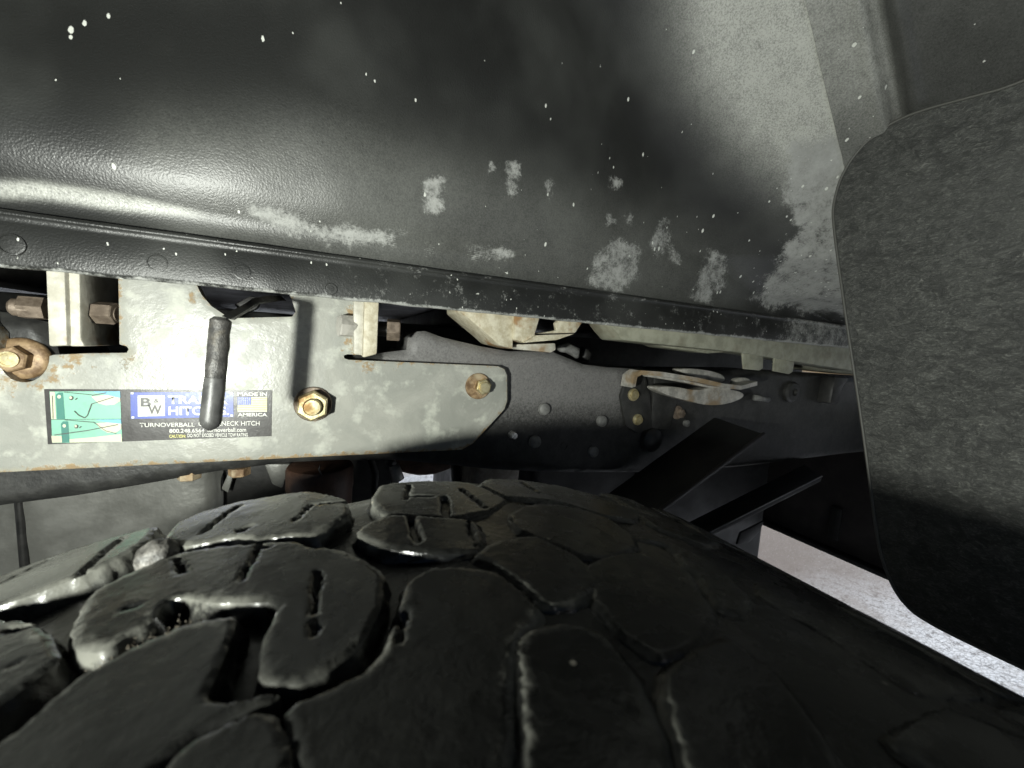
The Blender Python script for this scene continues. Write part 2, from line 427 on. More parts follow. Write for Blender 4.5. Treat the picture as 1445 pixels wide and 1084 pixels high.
def path(s_i, npts_st, npts_arc, npts_rear):
    y, z = yp[s_i], zp[s_i]; X = rear_x(z)
    rho = float(np.interp(ss[s_i], [0, .01, .025, .06, .10, .17], [.018, .05, .14, .21, .23, .23])); rho = min(rho, max(y + .10, .01))
    w = lambda x: 1 - .55 * float(np.interp(x, [0.0, .30], [0, 1])) * float(np.interp(ss[s_i], [0, .30, .5], [1, 1, 0]))
    yl = .3215 - (.3215 - y) * w(X - rho)
    pts = [(x, .3215 - (.3215 - y) * w(x)) for x in np.linspace(XL, X - rho, npts_st)]
    y = yl
    pts += [(X - rho + rho * math.sin(a), y - rho + rho * math.cos(a)) for a in np.linspace(0, math.pi / 2, npts_arc)[1:]]
    ye = min(-.12, y - rho - .01)
    pts += [(X, v) for v in np.linspace(y - rho, ye, npts_rear)[1:]]
    return np.array([(a, b, z) for a, b in pts])
NS, NA, NR = 330, 90, 240
G = np.array([path(i, NS, NA, NR) for i in range(len(ss))])       # (rows, cols, 3)
# gentle panel-beater unevenness
for i in range(G.shape[0]):
    for j in range(G.shape[1]):
        p = G[i, j]; w = noise.noise(Vector(p) * 7.0) * .0035 + noise.noise(Vector(p) * 19.0) * .0010
        fade = min(1, ss[i] / .04)
        G[i, j, 1] -= w * fade; G[i, j, 0] -= .5 * w * fade
        dx_ = min(-.01 - p[0], .39); G[i, j, 1] += .10 * (dx_ + math.sqrt(dx_ * dx_ + .006)) * (lambda t: t * t * (3 - 2 * t))(min(1.0, max(0.0, (ss[i] - .010) / .13)))
PX = proj(G)
front = ((G - CAM) @ RM)[..., 2] > .02
# the seam where the rear panel laps over the inner panel
seam_x = 1136 + PX[..., 1] * .232
cf = []
for i in range(len(ss)):
    r = np.where(front[i] & (PX[i, :, 0] > seam_x[i]) & (np.arange(G.shape[1]) > NS - 60))[0]
    j = r[0] if len(r) else NS + NA - 1
    d0, d1 = PX[i, j-1, 0] - seam_x[i, j-1], PX[i, j, 0] - seam_x[i, j]
    cf.append(j - 1 + (float(np.clip(-d0 / (d1 - d0), 0, 1)) if d1 != d0 else 0))
cf = np.convolve(np.pad(np.array(cf), 5, mode='edge'), np.ones(11) / 11, 'valid')
def resamp(A, c0, c1, n):
    """columns c0..c1 (fractional, one pair per row) of a grid, n samples"""
    out = []
    for i in range(A.shape[0]):
        c = np.linspace(c0[i], c1[i], n); k = np.clip(c.astype(int), 0, A.shape[1] - 2); f = (c - k)
        f = f[:, None] if A.ndim == 3 else f
        out.append(A[i, k] * (1 - f) + A[i, k + 1] * f)
    return np.array(out)
def grid_mesh(name, A, mask, attrs):
    r, c, _ = A.shape; idx = -np.ones((r, c), int); V = []; keep = np.zeros((r, c), bool)
    f = []
    for i in range(r - 1):
        for j in range(c - 1):
            if mask[i, j] and mask[i+1, j] and mask[i, j+1] and mask[i+1, j+1]:
                f.append((i, j)); keep[i:i+2, j:j+2] = True
    ii = np.argwhere(keep)
    for n, (i, j) in enumerate(ii): idx[i, j] = n
    Fc = [(idx[i, j], idx[i, j+1], idx[i+1, j+1], idx[i+1, j]) for i, j in f]
    me = mesh(name, A[keep], [tuple(int(x) for x in q) for q in Fc])
    for k_, a in attrs.items(): setattr_f(me, k_, a[keep])
    return me
J = np.arange(G.shape[1])[None, :].repeat(G.shape[0], 0)
# dried dirt: (outline in the photograph, edge softness)
stains = [([(868, 335), (846, 358), (830, 395), (850, 411), (885, 409), (898, 386), (899, 348)], 9),
          ([(930, 312), (952, 307), (940, 348), (926, 368), (920, 342)], 7), ([(948, 344), (960, 360), (955, 371), (946, 360)], 6),
          ([(1004, 354), (1024, 364), (1019, 404), (1000, 425), (973, 421), (984, 388)], 8),
          ([(1118, 200), (1250, 180), (1250, 450), (1080, 433), (1058, 424), (1088, 388), (1104, 345), (1124, 330), (1106, 290)], 12),
          ([(862, 250), (878, 252), (876, 268), (864, 270)], 7), ([(858, 305), (872, 305), (872, 316), (858, 316)], 6), ([(884, 305), (896, 305), (894, 316), (884, 316)], 6),
          ([(716, 230), (730, 228), (730, 276), (716, 274)], 7), ([(598, 255), (624, 250), (618, 300), (598, 302)], 9), ([(770, 258), (780, 258), (780, 276), (770, 276)], 6),
          ([(350, 290), (400, 300), (470, 318), (560, 332), (556, 346), (470, 340), (400, 322), (352, 312)], 14),
          ([(600, 352), (612, 350), (612, 362), (600, 362)], 6), ([(664, 350), (716, 346), (722, 362), (664, 366)], 8),
          ([(690, 228), (700, 228), (700, 244), (690, 244)], 5)]
flatP = PX.reshape(-1, 2); dust = np.zeros(len(flatP))
for poly, soft in stains:
    q = np.array(poly, float); sel = np.where((flatP[:, 0] > q[:, 0].min() - 40) & (flatP[:, 0] < q[:, 0].max() + 40) & (flatP[:, 1] > q[:, 1].min() - 40) & (flatP[:, 1] < q[:, 1].max() + 40))[0]
    jq = 5.0 * nz(flatP[sel], .045, 2) + 3.0 * nz(flatP[sel], .13, 6) if len(sel) else 0
    if len(sel): dust[sel] = np.maximum(dust[sel], np.clip(.52 + (sdf(q, flatP[sel]) + jq) / (3.2 * soft), 0, .80 if soft == 12 else .68))
dust = np.where(front.ravel(), dust, 0).reshape(front.shape)
glare_film = np.zeros(len(flatP)); fq = np.array([(1010, -60), (1150, -60), (1195, 190), (1140, 205), (1085, 160), (1040, 90)], float)
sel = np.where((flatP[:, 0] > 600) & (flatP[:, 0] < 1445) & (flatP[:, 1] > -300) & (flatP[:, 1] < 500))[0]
glare_film[sel] = np.exp(-(np.maximum(-sdf(fq, flatP[sel]), 0) / 70) ** 2) * 1.0  # lamp glare at upper right painted as a soft pale film
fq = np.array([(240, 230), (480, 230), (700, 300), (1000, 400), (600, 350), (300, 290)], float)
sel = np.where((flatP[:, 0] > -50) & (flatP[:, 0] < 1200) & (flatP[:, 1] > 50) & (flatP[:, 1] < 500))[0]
glare_film[sel] = np.maximum(glare_film[sel], np.exp(-(np.maximum(-sdf(fq, flatP[sel]), 0) / 70) ** 2) * .16)
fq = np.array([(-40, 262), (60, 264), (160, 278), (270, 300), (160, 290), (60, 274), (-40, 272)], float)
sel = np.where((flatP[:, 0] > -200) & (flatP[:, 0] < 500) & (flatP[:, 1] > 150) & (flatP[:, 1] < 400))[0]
glare_film[sel] = np.maximum(glare_film[sel], np.exp(-(np.maximum(-sdf(fq, flatP[sel]), 0) / 7) ** 2) * .75)  # highlight along the lower-left fold painted as a chalky streak
glare_film = np.where(front.ravel(), glare_film, 0).reshape(front.shape)
glare_film_rear = np.where(front, .10 + .5 * np.clip((1245 + PX[..., 1] * .2 - PX[..., 0]) / 14, 0, 1) * np.clip((260 - PX[..., 1]) / 160, .35, 1), .1)  # same pale film carried past the seam to the bead
grit = np.where(front, np.clip((PX[..., 1] - 180) / 220, 0, 1) * np.clip((PX[..., 0] - 300) / 500, .15, 1), .2)
Z0 = np.zeros(len(ss)); full = np.ones((len(ss), 380), bool)
inner = link('inner_panel', grid_mesh('inner_panel', resamp(G, Z0, cf + .5, 380), full, dict(dust=resamp(dust, Z0, cf + .5, 380), grit=resamp(grit, Z0, cf + .5, 380), glare_film=resamp(glare_film, Z0, cf + .5, 380))), M['paint'], wh)
# rear panel sits 2 mm proud of the inner panel, with a pressed bead running down it
H = G.copy(); nrm = np.zeros_like(G)
du = np.gradient(G, axis=1); dv = np.gradient(G, axis=0); nrm = np.cross(du, dv); nrm /= np.maximum(np.linalg.norm(nrm, axis=2, keepdims=True), 1e-9)
tocam = CAM - G; sgn = np.sign((nrm * tocam).sum(2, keepdims=True)); nrm = nrm * np.where(sgn == 0, 1, sgn)
bead = np.where(front, np.abs(PX[..., 0] - (1236 + PX[..., 1] * .20)), 999.)
H = G + nrm * (.0030 - .009 * np.exp(-(bead / 11.) ** 2) + .003 * np.exp(-((bead - 26) / 9.) ** 2))[..., None]
CE = Z0 + G.shape[1] - 1.001; full = np.ones((len(ss), 330), bool)
dr = np.where(front, .12 + .08 * np.clip((1242 + PX[..., 1] * .2 - PX[..., 0]) / 12, 0, 1), .24)
rear = link('rear_panel', grid_mesh('rear_panel', resamp(H, cf, CE, 330), full, dict(dust=resamp(dr * 1.15, cf, CE, 330), grit=resamp(grit * .6 + .1, cf, CE, 330), glare_film=resamp(glare_film_rear, cf, CE, 330))), M['paint'], wh)
# its turned edge: a thin strip along the lap
V = []; Fc = []
for i in range(len(ss)):
    j = int(cf[i]); f = cf[i] - j; h_ = H[i, j] * (1 - f) + H[i, j+1] * f; V += [tuple(h_), tuple(h_ - nrm[i, j] * .004)]
for i in range(len(ss) - 1): Fc.append((2*i, 2*i+1, 2*i+3, 2*i+2))
me = mesh('seam_edge', V, Fc); link('seam_edge', me, flat('pale_edge', (.30, .30, .27), .5), wh)  # turned edge set paler than the panels
# folded lower lip: a band along X, with a small rolled step on top
lp = [(.3215, ZF + .0315), (.3180, ZF + .0310), (.3160, ZF + .0295), (.3165, ZF + .0278), (.3185, ZF + .0268), (.3172, ZF + .0240), (.3172, ZF + .0030), (.3178, ZF + .0008), (.3195, ZF), (.3220, ZF + .0006), (.3235, ZF + .004), (.3245, ZF + .030)]
xs = np.linspace(XL, .70, 420); V = []; Fc = []; A = []
for x in xs:
    for (y, z) in lp:
        w = .0012 * noise.noise(Vector((x * 9, z * 20, 1))) + .0004 * noise.noise(Vector((x * 60, z * 60, 4)))
        zz = z + (.0006 * noise.noise(Vector((x * 45, 0, 9))) if z < ZF + .004 else 0)
        V.append((x, y + w, zz)); A.append((x, y, z))
n = len(lp)
for i in range(len(xs) - 1):
    for k in range(n - 1): Fc.append((i*n + k, i*n + k + 1, (i+1)*n + k + 1, (i+1)*n + k))
me = mesh('lower_lip', V, Fc); A = np.array(A)
lipP = proj(A); dl = np.clip(.16 + .18 * np.clip((lipP[:, 0] - 350) / 200, 0, 1) + .45 * (A[:, 2] < ZF + .0022), 0, 1) + .28 * np.clip((lipP[:, 0] - 1090) / 40, 0, 1)
setattr_f(me, 'dust', dl); setattr_f(me, 'grit', .45 + .55 * (A[:, 2] < ZF + .006))
lip = link('lower_lip', me, M['paint'], wh)
for (px, py, r) in [(342, 384, .0047), (222, 371, .0050), (467, 408, .0042), (16, 345, .0055), (640, 412, .0042), (760, 427, .004)]:
    p = onY(px, py, .3172)
    place('spot_weld', lathe([(r * 1.1, -.001), (r * 1.05, .0004), (r * .92, .0005), (r * .86, -.0001), (r * .5, .0001), (r * .15, .0001)], 22), (0, -1, 0), p, M['paint'], lip)
# ------------------------------------------------------------------ mud flap
fp = [(1445, 118), (1370, 138), (1290, 160), (1245, 184), (1212, 215), (1190, 250), (1180, 285), (1178, 310), (1195, 440), (1222, 640), (1238, 770), (1252, 815), (1270, 848), (1300, 876), (1445, 945)]
XFL = .42
fp3 = [onX(x, y, XFL) for x, y in fp]
fp2 = [(p[1], p[2]) for p in fp3]
fp2 = [(-.14, fp2[0][1] + .02)] + fp2 + [(-.14, fp2[-1][1] + .004)]
cut = chaikin(fp2, 2)
P, T, nb = fill(cut, .006)
bd = resample(cut, .006); nbd = len(bd)
def fx(y, z): return XFL + .004 * noise.noise(Vector((y * 6, z * 6, 2))) + .02 * (z - .95) * (-1) * .3 + .05 * max(0, .12 - y) ** 1.5
V = [(fx(*p), p[0], p[1]) for p in P]; Fc = []
for t in T:
    a, b, c = (np.array(V[i]) for i in t); q = np.cross(b - a, c - a); Fc.append(t if q[0] < 0 else t[::-1])
n0 = len(V)
V += [(fx(*p) + .0012, *(p + 0)) for p in bd]; V += [(fx(*p) + .009, *p) for p in bd]
for i in range(nbd): Fc.append((n0 + i, n0 + (i+1) % nbd, n0 + nbd + (i+1) % nbd, n0 + nbd + i))
o0 = len(V)
V += [(fx(*p) + .009, p[0], p[1]) for p in P]; Fc += [tuple(o0 + i for i in t) for t in T]
flap = link('mud_flap', mesh('mud_flap', V, Fc), M['flap'])
tag(flap, 'large black rubber mud flap with a rounded corner hanging at the right', 'mud flap')
ce = chaikin(fp2, 3)
rimp = [(fx(*p) - .0004, p[0], p[1]) for p in resample(ce[:int(len(ce) * .93)], .004)]
rim = link('flap_edge', tube(rimp, .0011, 6), flat('scuffed_rubber_edge', (.09, .09, .08), .55), flap)

# ================================================================== FRAME RAIL
fr = thing('frame_rail', 'black steel truck frame rail running behind the light grey hitch plate', 'frame rail')
YF = .378
top = [(-220, 420), (0, 440), (62, 455), (75, 500), (400, 500), (535, 499), (575, 494), (577, 477), (590, 468), (602, 467), (626, 476), (681, 489), (720, 496), (784, 497), (806, 506), (828, 515), (862, 519), (940, 523), (1086, 523), (1215, 531), (1330, 538)]
bot = [(1330, 640), (1200, 645), (1050, 660), (950, 668), (860, 669), (780, 669), (700, 665), (640, 659), (560, 652), (480, 652), (400, 656), (300, 669), (200, 687), (100, 704), (0, 717), (-220, 750)]
fxz = np.array([(p[0], p[2]) for p in pxY(top + bot, YF)])
fxz[(fxz[:, 0] > .6) & (fxz[:, 1] < .90), 1] = .80
fo2 = fxz
P, T, nb = fill(fo2, .005); ed = np.maximum(sdf(fo2, P), 0); rr = .007
yo = np.where(ed < rr, rr - np.sqrt(np.maximum(rr**2 - (rr - ed)**2, 0)), 0)
V = [(p[0], YF + y, p[1]) for p, y in zip(P, yo)]; Fc = []
for t in T:
    a, b, c = (np.array(V[i]) for i in t); q = np.cross(b - a, c - a); Fc.append(t if q[1] < 0 else t[::-1])
bd = resample(fo2, .005); n0 = len(V); n = len(bd)
V += [(p[0], YF + rr, p[1]) for p in bd]; V += [(p[0], YF + .075, p[1]) for p in bd]
for i in range(n): Fc.append((n0 + i, n0 + (i+1) % n, n0 + n + (i+1) % n, n0 + n + i))
Fc.append(tuple(range(n0 + n, n0 + 2 * n)))
me = mesh('web', V, Fc); VP = proj(np.array(V))
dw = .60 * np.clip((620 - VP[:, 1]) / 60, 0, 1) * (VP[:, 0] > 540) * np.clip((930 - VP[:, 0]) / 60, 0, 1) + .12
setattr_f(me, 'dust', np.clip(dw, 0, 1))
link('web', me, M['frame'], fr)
for (px, py, r) in [(767, 577, .0068), (848, 594, .0068), (754, 623, .0070), (836, 637, .0068)]:
    place('rivet', lathe([(r * 1.0, -.002), (r * 1.0, .0022), (r * .92, .0040), (r * .7, .0050), (r * .3, .0054)], 22), (0, -1, 0), onY(px, py, YF), M['rivet'], fr)
place('stud', lathe([(.0042, -.002), (.0042, .006), (.0034, .008)], 14), (0, -1, 0), onY(722, 613, YF), M['bright'], fr)
place('bolt_hole', lathe([(.0046, -.004), (.0046, .0008), (.0038, .0008), (.0036, -.003)], 16), (0, -1, 0), onY(796, 629, YF), M['dark'], fr)
for (px, py) in [(267, 671), (338, 666)]:
    p = onY(px, py, YF + .012); place('flange_bolt', hexbm(.014, .007), (0, 0, -1), p + np.array([0, 0, .004]), M['rustbolt'], fr)
# hole with a welded boss towards the rear of the rail
place('boss', lathe([(.016, -.002), (.016, .004), (.013, .007), (.006, .008), (.005, .004)], 22), (0, -1, 0), onY(1114, 553, YF), M['frame'], fr)
me = tube([onY(1064, 561, YF - .006), onY(1084, 564, YF - .010)], .0042, 12); link('line_fitting', me, M['rivet'], fr)
bpx = [(1180, 532), (1200, 533), (1190, 548), (1184, 572), (1172, 570), (1176, 548)]
plateY('welded_gusset', bpx, YF - .02, .022, M['frame'], fr, .004)

# ================================================================== HITCH SIDE PLATE
hp = thing('hitch_side_plate', 'light grey painted hitch side plate with rusted edges bolted to the frame rail', 'hitch plate')
YP = .367
arc = [(33 + 35 * math.cos(a) * 1.02, 504 + 36 * math.sin(a)) for a in np.linspace(math.radians(-2), math.radians(178), 14)]
pp = [(-260, 690), (0, 667), (320, 651), (652, 635), (668, 626), (712, 578), (716, 566), (716, 530), (712, 521), (703, 517), (492, 508), (486, 506), (485, 502), (490, 500), (503, 501),
      (505, 360), (402, 350), (404, 405), (412, 424), (417, 440), (412, 447), (332, 449), (316, 444), (298, 432), (284, 416), (274, 396), (262, 350),
      (163, 335), (166, 380), (168, 486), (178, 489), (181, 493), (178, 498), (120, 499), (74, 501)] + arc + [(-4, 470), (-30, 440), (-260, 420)]
pxz = np.array([(p[0], p[2]) for p in pxY(pp, YP)])
spots = [((445, 585), .013, .75), ((460, 600), .012, .6), ((672, 545), .017, .7), ((500, 440), .014, .95), ((495, 490), .018, .9), ((180, 505), .016, .8), ((100, 505), .02, .9), ((60, 530), .022, .9), ((10, 540), .02, .8), ((275, 420), .012, .8), ((290, 450), .010, .6), ((520, 515), .016, .9), ((560, 518), .014, .7), ((410, 450), .012, .55)]
def rustf(P):
    e = sdf(pxz, P); r = np.clip(.62 - np.maximum(e, 0) / .006 * .42, 0, .62)
    lowx = proj(np.stack([P[:, 0], np.full(len(P), YP), P[:, 1]], 1))
    r *= np.where(lowx[:, 1] > 600, 1.12, .85)
    for (c, rad, st) in spots:
        q = onY(*c, YP); d = np.hypot(P[:, 0] - q[0], P[:, 1] - q[2]); r = np.maximum(r, st * np.clip(1.25 - d / rad, 0, 1) * .66)
    return np.clip(r, 0, 1)
dense_plate('plate', pxz, YP, .010, M['hitch'], hp, .0028, rustf)
# ---- flange nut and bolt end beside the label
def nut(name, px, parent, Y, af, h, fr_, fh, br, bh, m1, m2, m3, spin=.2, axis=(0, -1, 0), off=(0, 0)):
    p = onY(*px, Y); ax = np.array(axis, float)
    n_ = place(name, hexbm(af, h), axis, p + ax * fh * .8, m1, parent, spin)
    q = p.copy(); q[0] += off[0]; q[2] += off[1]
    place('washer', lathe([(fr_, -.0005), (fr_, fh * .7), (fr_ * .95, fh), (fr_ * .6, fh * 1.02)], 28), axis, q, m2, n_)
    place('bolt_end', lathe([(br, 0), (br, bh - .0015), (br * .86, bh), (br * .3, bh + .0002)], 20), axis, p + ax * (h + fh * .5), m3, n_)
    return n_
nut('flange_nut', (442, 570), hp, YP, .0215, .0125, .0145, .003, .0068, .006, M['zinc'], M['brownbolt'], M['zinc'], .45)
nut('hex_nut', (679, 545), hp, YP, .0135, .0075, .0128, .0025, .0052, .004, M['zinc'], M['rustbolt'], M['zinc'], .3, off=(-.0035, 0))
bb = place('flange_bolt_head', hexbm(.0150, .007), (0, -1, 0), onY(30, 506, YF) + np.array([0, -.004, 0]), M['rustbolt'], hp, .35)
place('washer', lathe([(.0140, -.001), (.0140, .002), (.0132, .0032), (.010, .0045)], 32), (0, -1, 0), onY(32, 506, YF) + np.array([0, .0005, 0]), M['rustbolt'], bb)
place('head_mark', lathe([(.0052, 0), (.0052, .0008), (.0040, .0008), (.0038, .0003)], 18), (0, -1, 0), onY(30, 506, YF) + np.array([0, -.0118, 0]), M['zinc'], bb)

# ---- printed label
YL = YP - .0006
def pt(cx, cy, Y): return onY(50 + cx / 4.1286, 540 + cy / 4.13, Y)
def sheet(name, cpts, lay, m, parent):
    Y = YL - lay * .00022
    me = mesh(name, [pt(cx, cy, Y) for cx, cy in cpts], [tuple(range(len(cpts)))], False)
    if me.polygons[0].normal.y > 0: me.flip_normals()
    return link(name, me, m, parent)
C_blk = flat('label_black', (.035, .032, .03), .34, .5); C_blue = flat('label_blue', (.045, .085, .42), .35); C_wht = flat('label_white', (.72, .72, .66), .4)
C_yel = flat('label_yellow', (.70, .66, .22), .4); C_mint = flat('label_mint', (.22, .50, .37), .38); C_teal = flat('label_teal', (.045, .20, .16), .38)
C_sky = flat('label_sky', (.16, .46, .62), .38); C_crm = flat('label_cream', (.62, .62, .45), .38); C_dg = flat('label_dark_grey', (.06, .06, .055), .4)
lab = sheet('printed_label', [(50, 38), (1378, 45), (1374, 312), (72, 360)], 0, C_blk, hp)
lab['label'] = 'black printed warning and maker label with two small pictures'
lay = [1]
def S_(name, cpts, m, L=1): return sheet(name, cpts, L, m, lab)
S_('picture', [(82, 52), (494, 50), (499, 211), (92, 214)], C_mint); S_('picture', [(92, 217), (499, 213), (506, 345), (98, 352)], C_mint)
S_('picture_sky', [(330, 52), (493, 51), (494, 90), (420, 72)], C_sky, 2); S_('picture_sky', [(350, 217), (498, 214), (500, 240), (420, 232)], C_sky, 2)
S_('picture_wheel_arch', [(325, 80), (420, 72), (494, 90), (495, 108), (460, 128), (410, 132), (365, 120)], C_crm, 3)
S_('picture_wheel_arch', [(350, 238), (420, 232), (500, 240), (500, 270), (470, 292), (420, 292), (380, 270)], C_crm, 3)
S_('picture_post', [(118, 70), (135, 58), (160, 58), (172, 213), (125, 213)], C_teal, 2); S_('picture_post', [(148, 240), (160, 226), (190, 226), (198, 347), (155, 350)], C_teal, 2)
S_('picture_edge', [(92, 310), (155, 312), (155, 349), (98, 351)], C_crm, 2); S_('picture_edge', [(198, 330), (320, 320), (500, 300), (505, 344), (200, 350)], C_crm, 2)
S_('picture_edge', [(84, 54), (112, 54), (120, 213), (93, 213)], C_crm, 2)
def disc(c, r, m, L):
    S_('picture_bolt', [(c[0] + r * math.cos(a), c[1] + r * math.sin(a)) for a in np.linspace(0, 2 * math.pi, 12)[:-1]], m, L)
disc((138, 82), 11, C_crm, 3); disc((208, 90), 13, C_dg, 3); disc((205, 88), 8, C_crm, 4); disc((168, 252), 10, C_crm, 3); disc((238, 256), 12, C_dg, 3); disc((235, 254), 7, C_crm, 4)
def strip(pts, w, m, L, name='picture_line'):
    for a, b in zip(pts[:-1], pts[1:]):
        a, b = np.array(a, float), np.array(b, float); d = b - a; nn = np.array([-d[1], d[0]]) / np.hypot(*d) * w
        S_(name, [a + nn, b + nn, b - nn, a - nn], m, L)
strip([(455, 85), (326, 125), (302, 192), (285, 206), (250, 190), (225, 165)], 2.5, C_dg, 4); strip([(330, 75), (412, 60)], 3, C_dg, 4)
strip([(480, 245), (300, 280), (110, 306)], 2.5, C_dg, 4); strip([(98, 76), (102, 212)], 1.6, C_dg, 4); strip([(165, 56), (330, 72)], 1.6, C_dg, 4); strip([(170, 218), (340, 232), (410, 282), (470, 297)], 1.6, C_dg, 4); strip([(232, 100), (242, 90)], 3, C_dg, 4); strip([(255, 264), (266, 256)], 3, C_dg, 4)
S_('logo_panel', [(553, 57), (1152, 57), (1154, 200), (556, 212)], C_blue, 1)
for c in [(563, 62), (1141, 63), (568, 203), (1143, 192)]: S_('logo_panel_corner', [(c[0]-8, c[1]-6), (c[0]+8, c[1]-6), (c[0]+8, c[1]+6), (c[0]-8, c[1]+6)], C_wht, 2)
S_('logo_square', [(595, 75), (753, 74), (755, 194), (597, 198)], C_wht, 2); S_('logo_square_edge', [(603, 82), (746, 81), (747, 188), (605, 191)], flat('label_pale', (.62, .62, .56), .4), 3)
S_('flag', [(1178, 84), (1350, 83), (1350, 170), (1178, 172)], C_crm, 2)
for i in range(6):
    y = 90 + i * 13.2; S_('flag_stripe', [(1180, y), (1349, y), (1349, y + 6), (1180, y + 6)], C_yel, 3)
S_('flag_canton', [(1178, 84), (1257, 84), (1257, 130), (1178, 131)], C_blue, 4)
for r in range(4):
    for c in range(6):
        x, y = 1186 + c * 12.5, 91 + r * 11; S_('flag_star', [(x - 2, y - 2), (x + 2, y - 2), (x + 2, y + 2), (x - 2, y + 2)], C_wht, 5)
def text(word, quad, m, L, bold=.03, name='lettering'):
    """word fitted into quad (tl, tr, br, bl) on the label"""
    cu = bpy.data.curves.new('t', 'FONT'); cu.body = word; cu.size = 1; cu.offset = bold * .6; cu.resolution_u = 4
    ob = bpy.data.objects.new('t', cu); COL.objects.link(ob)
    bpy.context.view_layer.update()
    me = bpy.data.meshes.new_from_object(ob.evaluated_get(bpy.context.evaluated_depsgraph_get()))
    bpy.data.objects.remove(ob)
    co = np.array([v.co[:] for v in me.vertices]); lo, hi = co.min(0), co.max(0)
    q = [np.array(pt(*c, YL - L * .00022)) for c in quad]
    for v in me.vertices:
        u = (v.co.x - lo[0]) / (hi[0] - lo[0]); w = (v.co.y - lo[1]) / (hi[1] - lo[1])
        v.co = (q[3] * (1-u) + q[2] * u) * (1-w) + (q[0] * (1-u) + q[1] * u) * w
    me.update()
    if me.polygons and sum(p.normal.y * p.area for p in me.polygons) > 0: me.flip_normals()
    return link(name, me, m, lab)
def box4(x0, x1, y0, y1, sk=0): return [(x0, y0 + sk), (x1, y0), (x1, y1), (x0, y1 + sk)]
text('B', box4(613, 672, 90, 140), C_dg, 4, .04); text('&', box4(690, 720, 93, 118), C_dg, 4, .02); text('W', box4(655, 735, 132, 184), C_dg, 4, .04)
text('TRAILER', box4(772, 1120, 76, 124), C_wht, 2, .05); text('HITCHES.', box4(775, 1128, 139, 190), C_wht, 2, .05)
text('MADE IN', box4(1178, 1350, 57, 78), C_wht, 2, .05); text('AMERICA', box4(1178, 1350, 177, 197), C_wht, 2, .05)
text('TURNOVERBALL', box4(607, 928, 233, 257, 2), C_wht, 2, .015); text('GOOSENECK HITCH', box4(950, 1306, 224, 250, 3), C_wht, 2, .015)
text('800.248.6564', box4(780, 985, 268, 291, 2), C_wht, 2, .03); text('turnoverball.com', box4(1000, 1228, 262, 287, 2), C_wht, 2, .03)
text('CAUTION:', box4(780, 876, 303, 321, 1), C_yel, 2, .04); text('DO NOT EXCEED VEHICLE TOW RATING', box4(886, 1238, 293, 314, 5), C_wht, 2, .04)

def dens_(p, k=4):
    o = []
    for a, b in zip(p[:-1], p[1:]):
        for t in np.linspace(0, 1, k + 1)[:-1]: o.append(np.array(a) * (1-t) + np.array(b) * t)
    return o + [np.array(p[-1])]
# ================================================================== RELEASE LEVER
lv = thing('release_lever', 'dark grey hitch release lever with a smooth grip hanging over the printed label', 'lever')
YH = .275
top_, mid_, end_ = onY(312, 448, YH), onY(304, 532, YH - .002), onY(296, 607, YH - .003)
pa = [tuple(top_ * (1 - t) + mid_ * t) for t in np.linspace(0, 1.02, 60)]
rr_ = [.0052 * min(1, .62 + .13 * i) for i in range(60)]
link('rod', tube(pa, rr_, 26, .07), M['blackrod'], lv)
gp = [tuple(mid_ * (1 - t) + end_ * t) for t in np.linspace(-.03, 1, 22)]
gr = [.0049, .0051, .0052] + [.0053] * 15 + [.0051, .0045, .0034, .0012]
link('grip', tube(gp, gr, 24), M['grip'], lv)
am = [onY(322, 449, YH + .004), onY(345, 436, .31), onY(362, 425, .34), onY(388, 421, .37), onY(400, 421, .40)]
ARM_PATH = dens_(am, 4)
# pivot plate seen inside the opening
plateY('pivot_arm', [(330, 430), (352, 418), (372, 420), (362, 436), (344, 444)], .40, .006, M['dark'], lv, .001)

# ================================================================== BOLTED CROSS BRACKETS
def cross_bracket(label, plates, Yf, depth, bolt_side, boltpx, nutpx, mats, Yb):
    t = thing('cross_bracket', label, 'bracket', 'upright bolted brackets of the hitch')
    for (pts, m, dy) in plates: plateY('bracket_plate', pts, Yf + dy, depth, m, t, .0014)
    b = place('bolt_head', hexbm(boltpx[2], .011, .1), boltpx[3], onY(boltpx[0], boltpx[1], Yb), M['brownbolt'], t, .3)
    n_ = place('nut', hexbm(nutpx[2], .012, .1), nutpx[3], onY(nutpx[0], nutpx[1], Yb), mats, t, .1)
    return t
cb1 = cross_bracket('pair of upright light steel tabs with a bolt through them at the left edge',
    [([(62, 340), (90, 340), (95, 488), (68, 489)], M['wornplate'], 0), ([(93, 345), (112, 345), (114, 478), (120, 489), (97, 489)], M['wornplate'], .004)], .352, .06, 1,
    (137, 441, .0135, (1, -.15, 0)), (66, 436, .0135, (-1, -.1, 0)), M['brownbolt'], .372)
place('bolt_shank', lathe([(.0050, 0), (.0050, .024)], 16), (1, -.1, 0), onY(105, 440, .374), M['brownbolt'], cb1)
p = onY(44, 435, .370); place('bolt_end', lathe([(.0056, 0), (.0056, .008), (.0040, .0095)], 16), (-1, -.1, 0), p, M['brownbolt'], cb1)
cb2 = cross_bracket('pair of upright rusty bolted tabs at the middle of the hitch plate',
    [([(499, 400), (515, 400), (512, 502), (499, 500)], M['wornplate'], .004), ([(515, 400), (536, 402), (532, 500), (512, 505)], M['creamrust'], 0)], .350, .05, 1,
    (546, 465, .0165, (1, -.1, 0)), (499, 461, .0165, (-1, -.25, 0)), M['galv'], .362)
place('bolt_shank', lathe([(.0058, 0), (.0058, .016)], 16), (1, -.1, 0), onY(532, 465, .372), M['dark'], cb2)

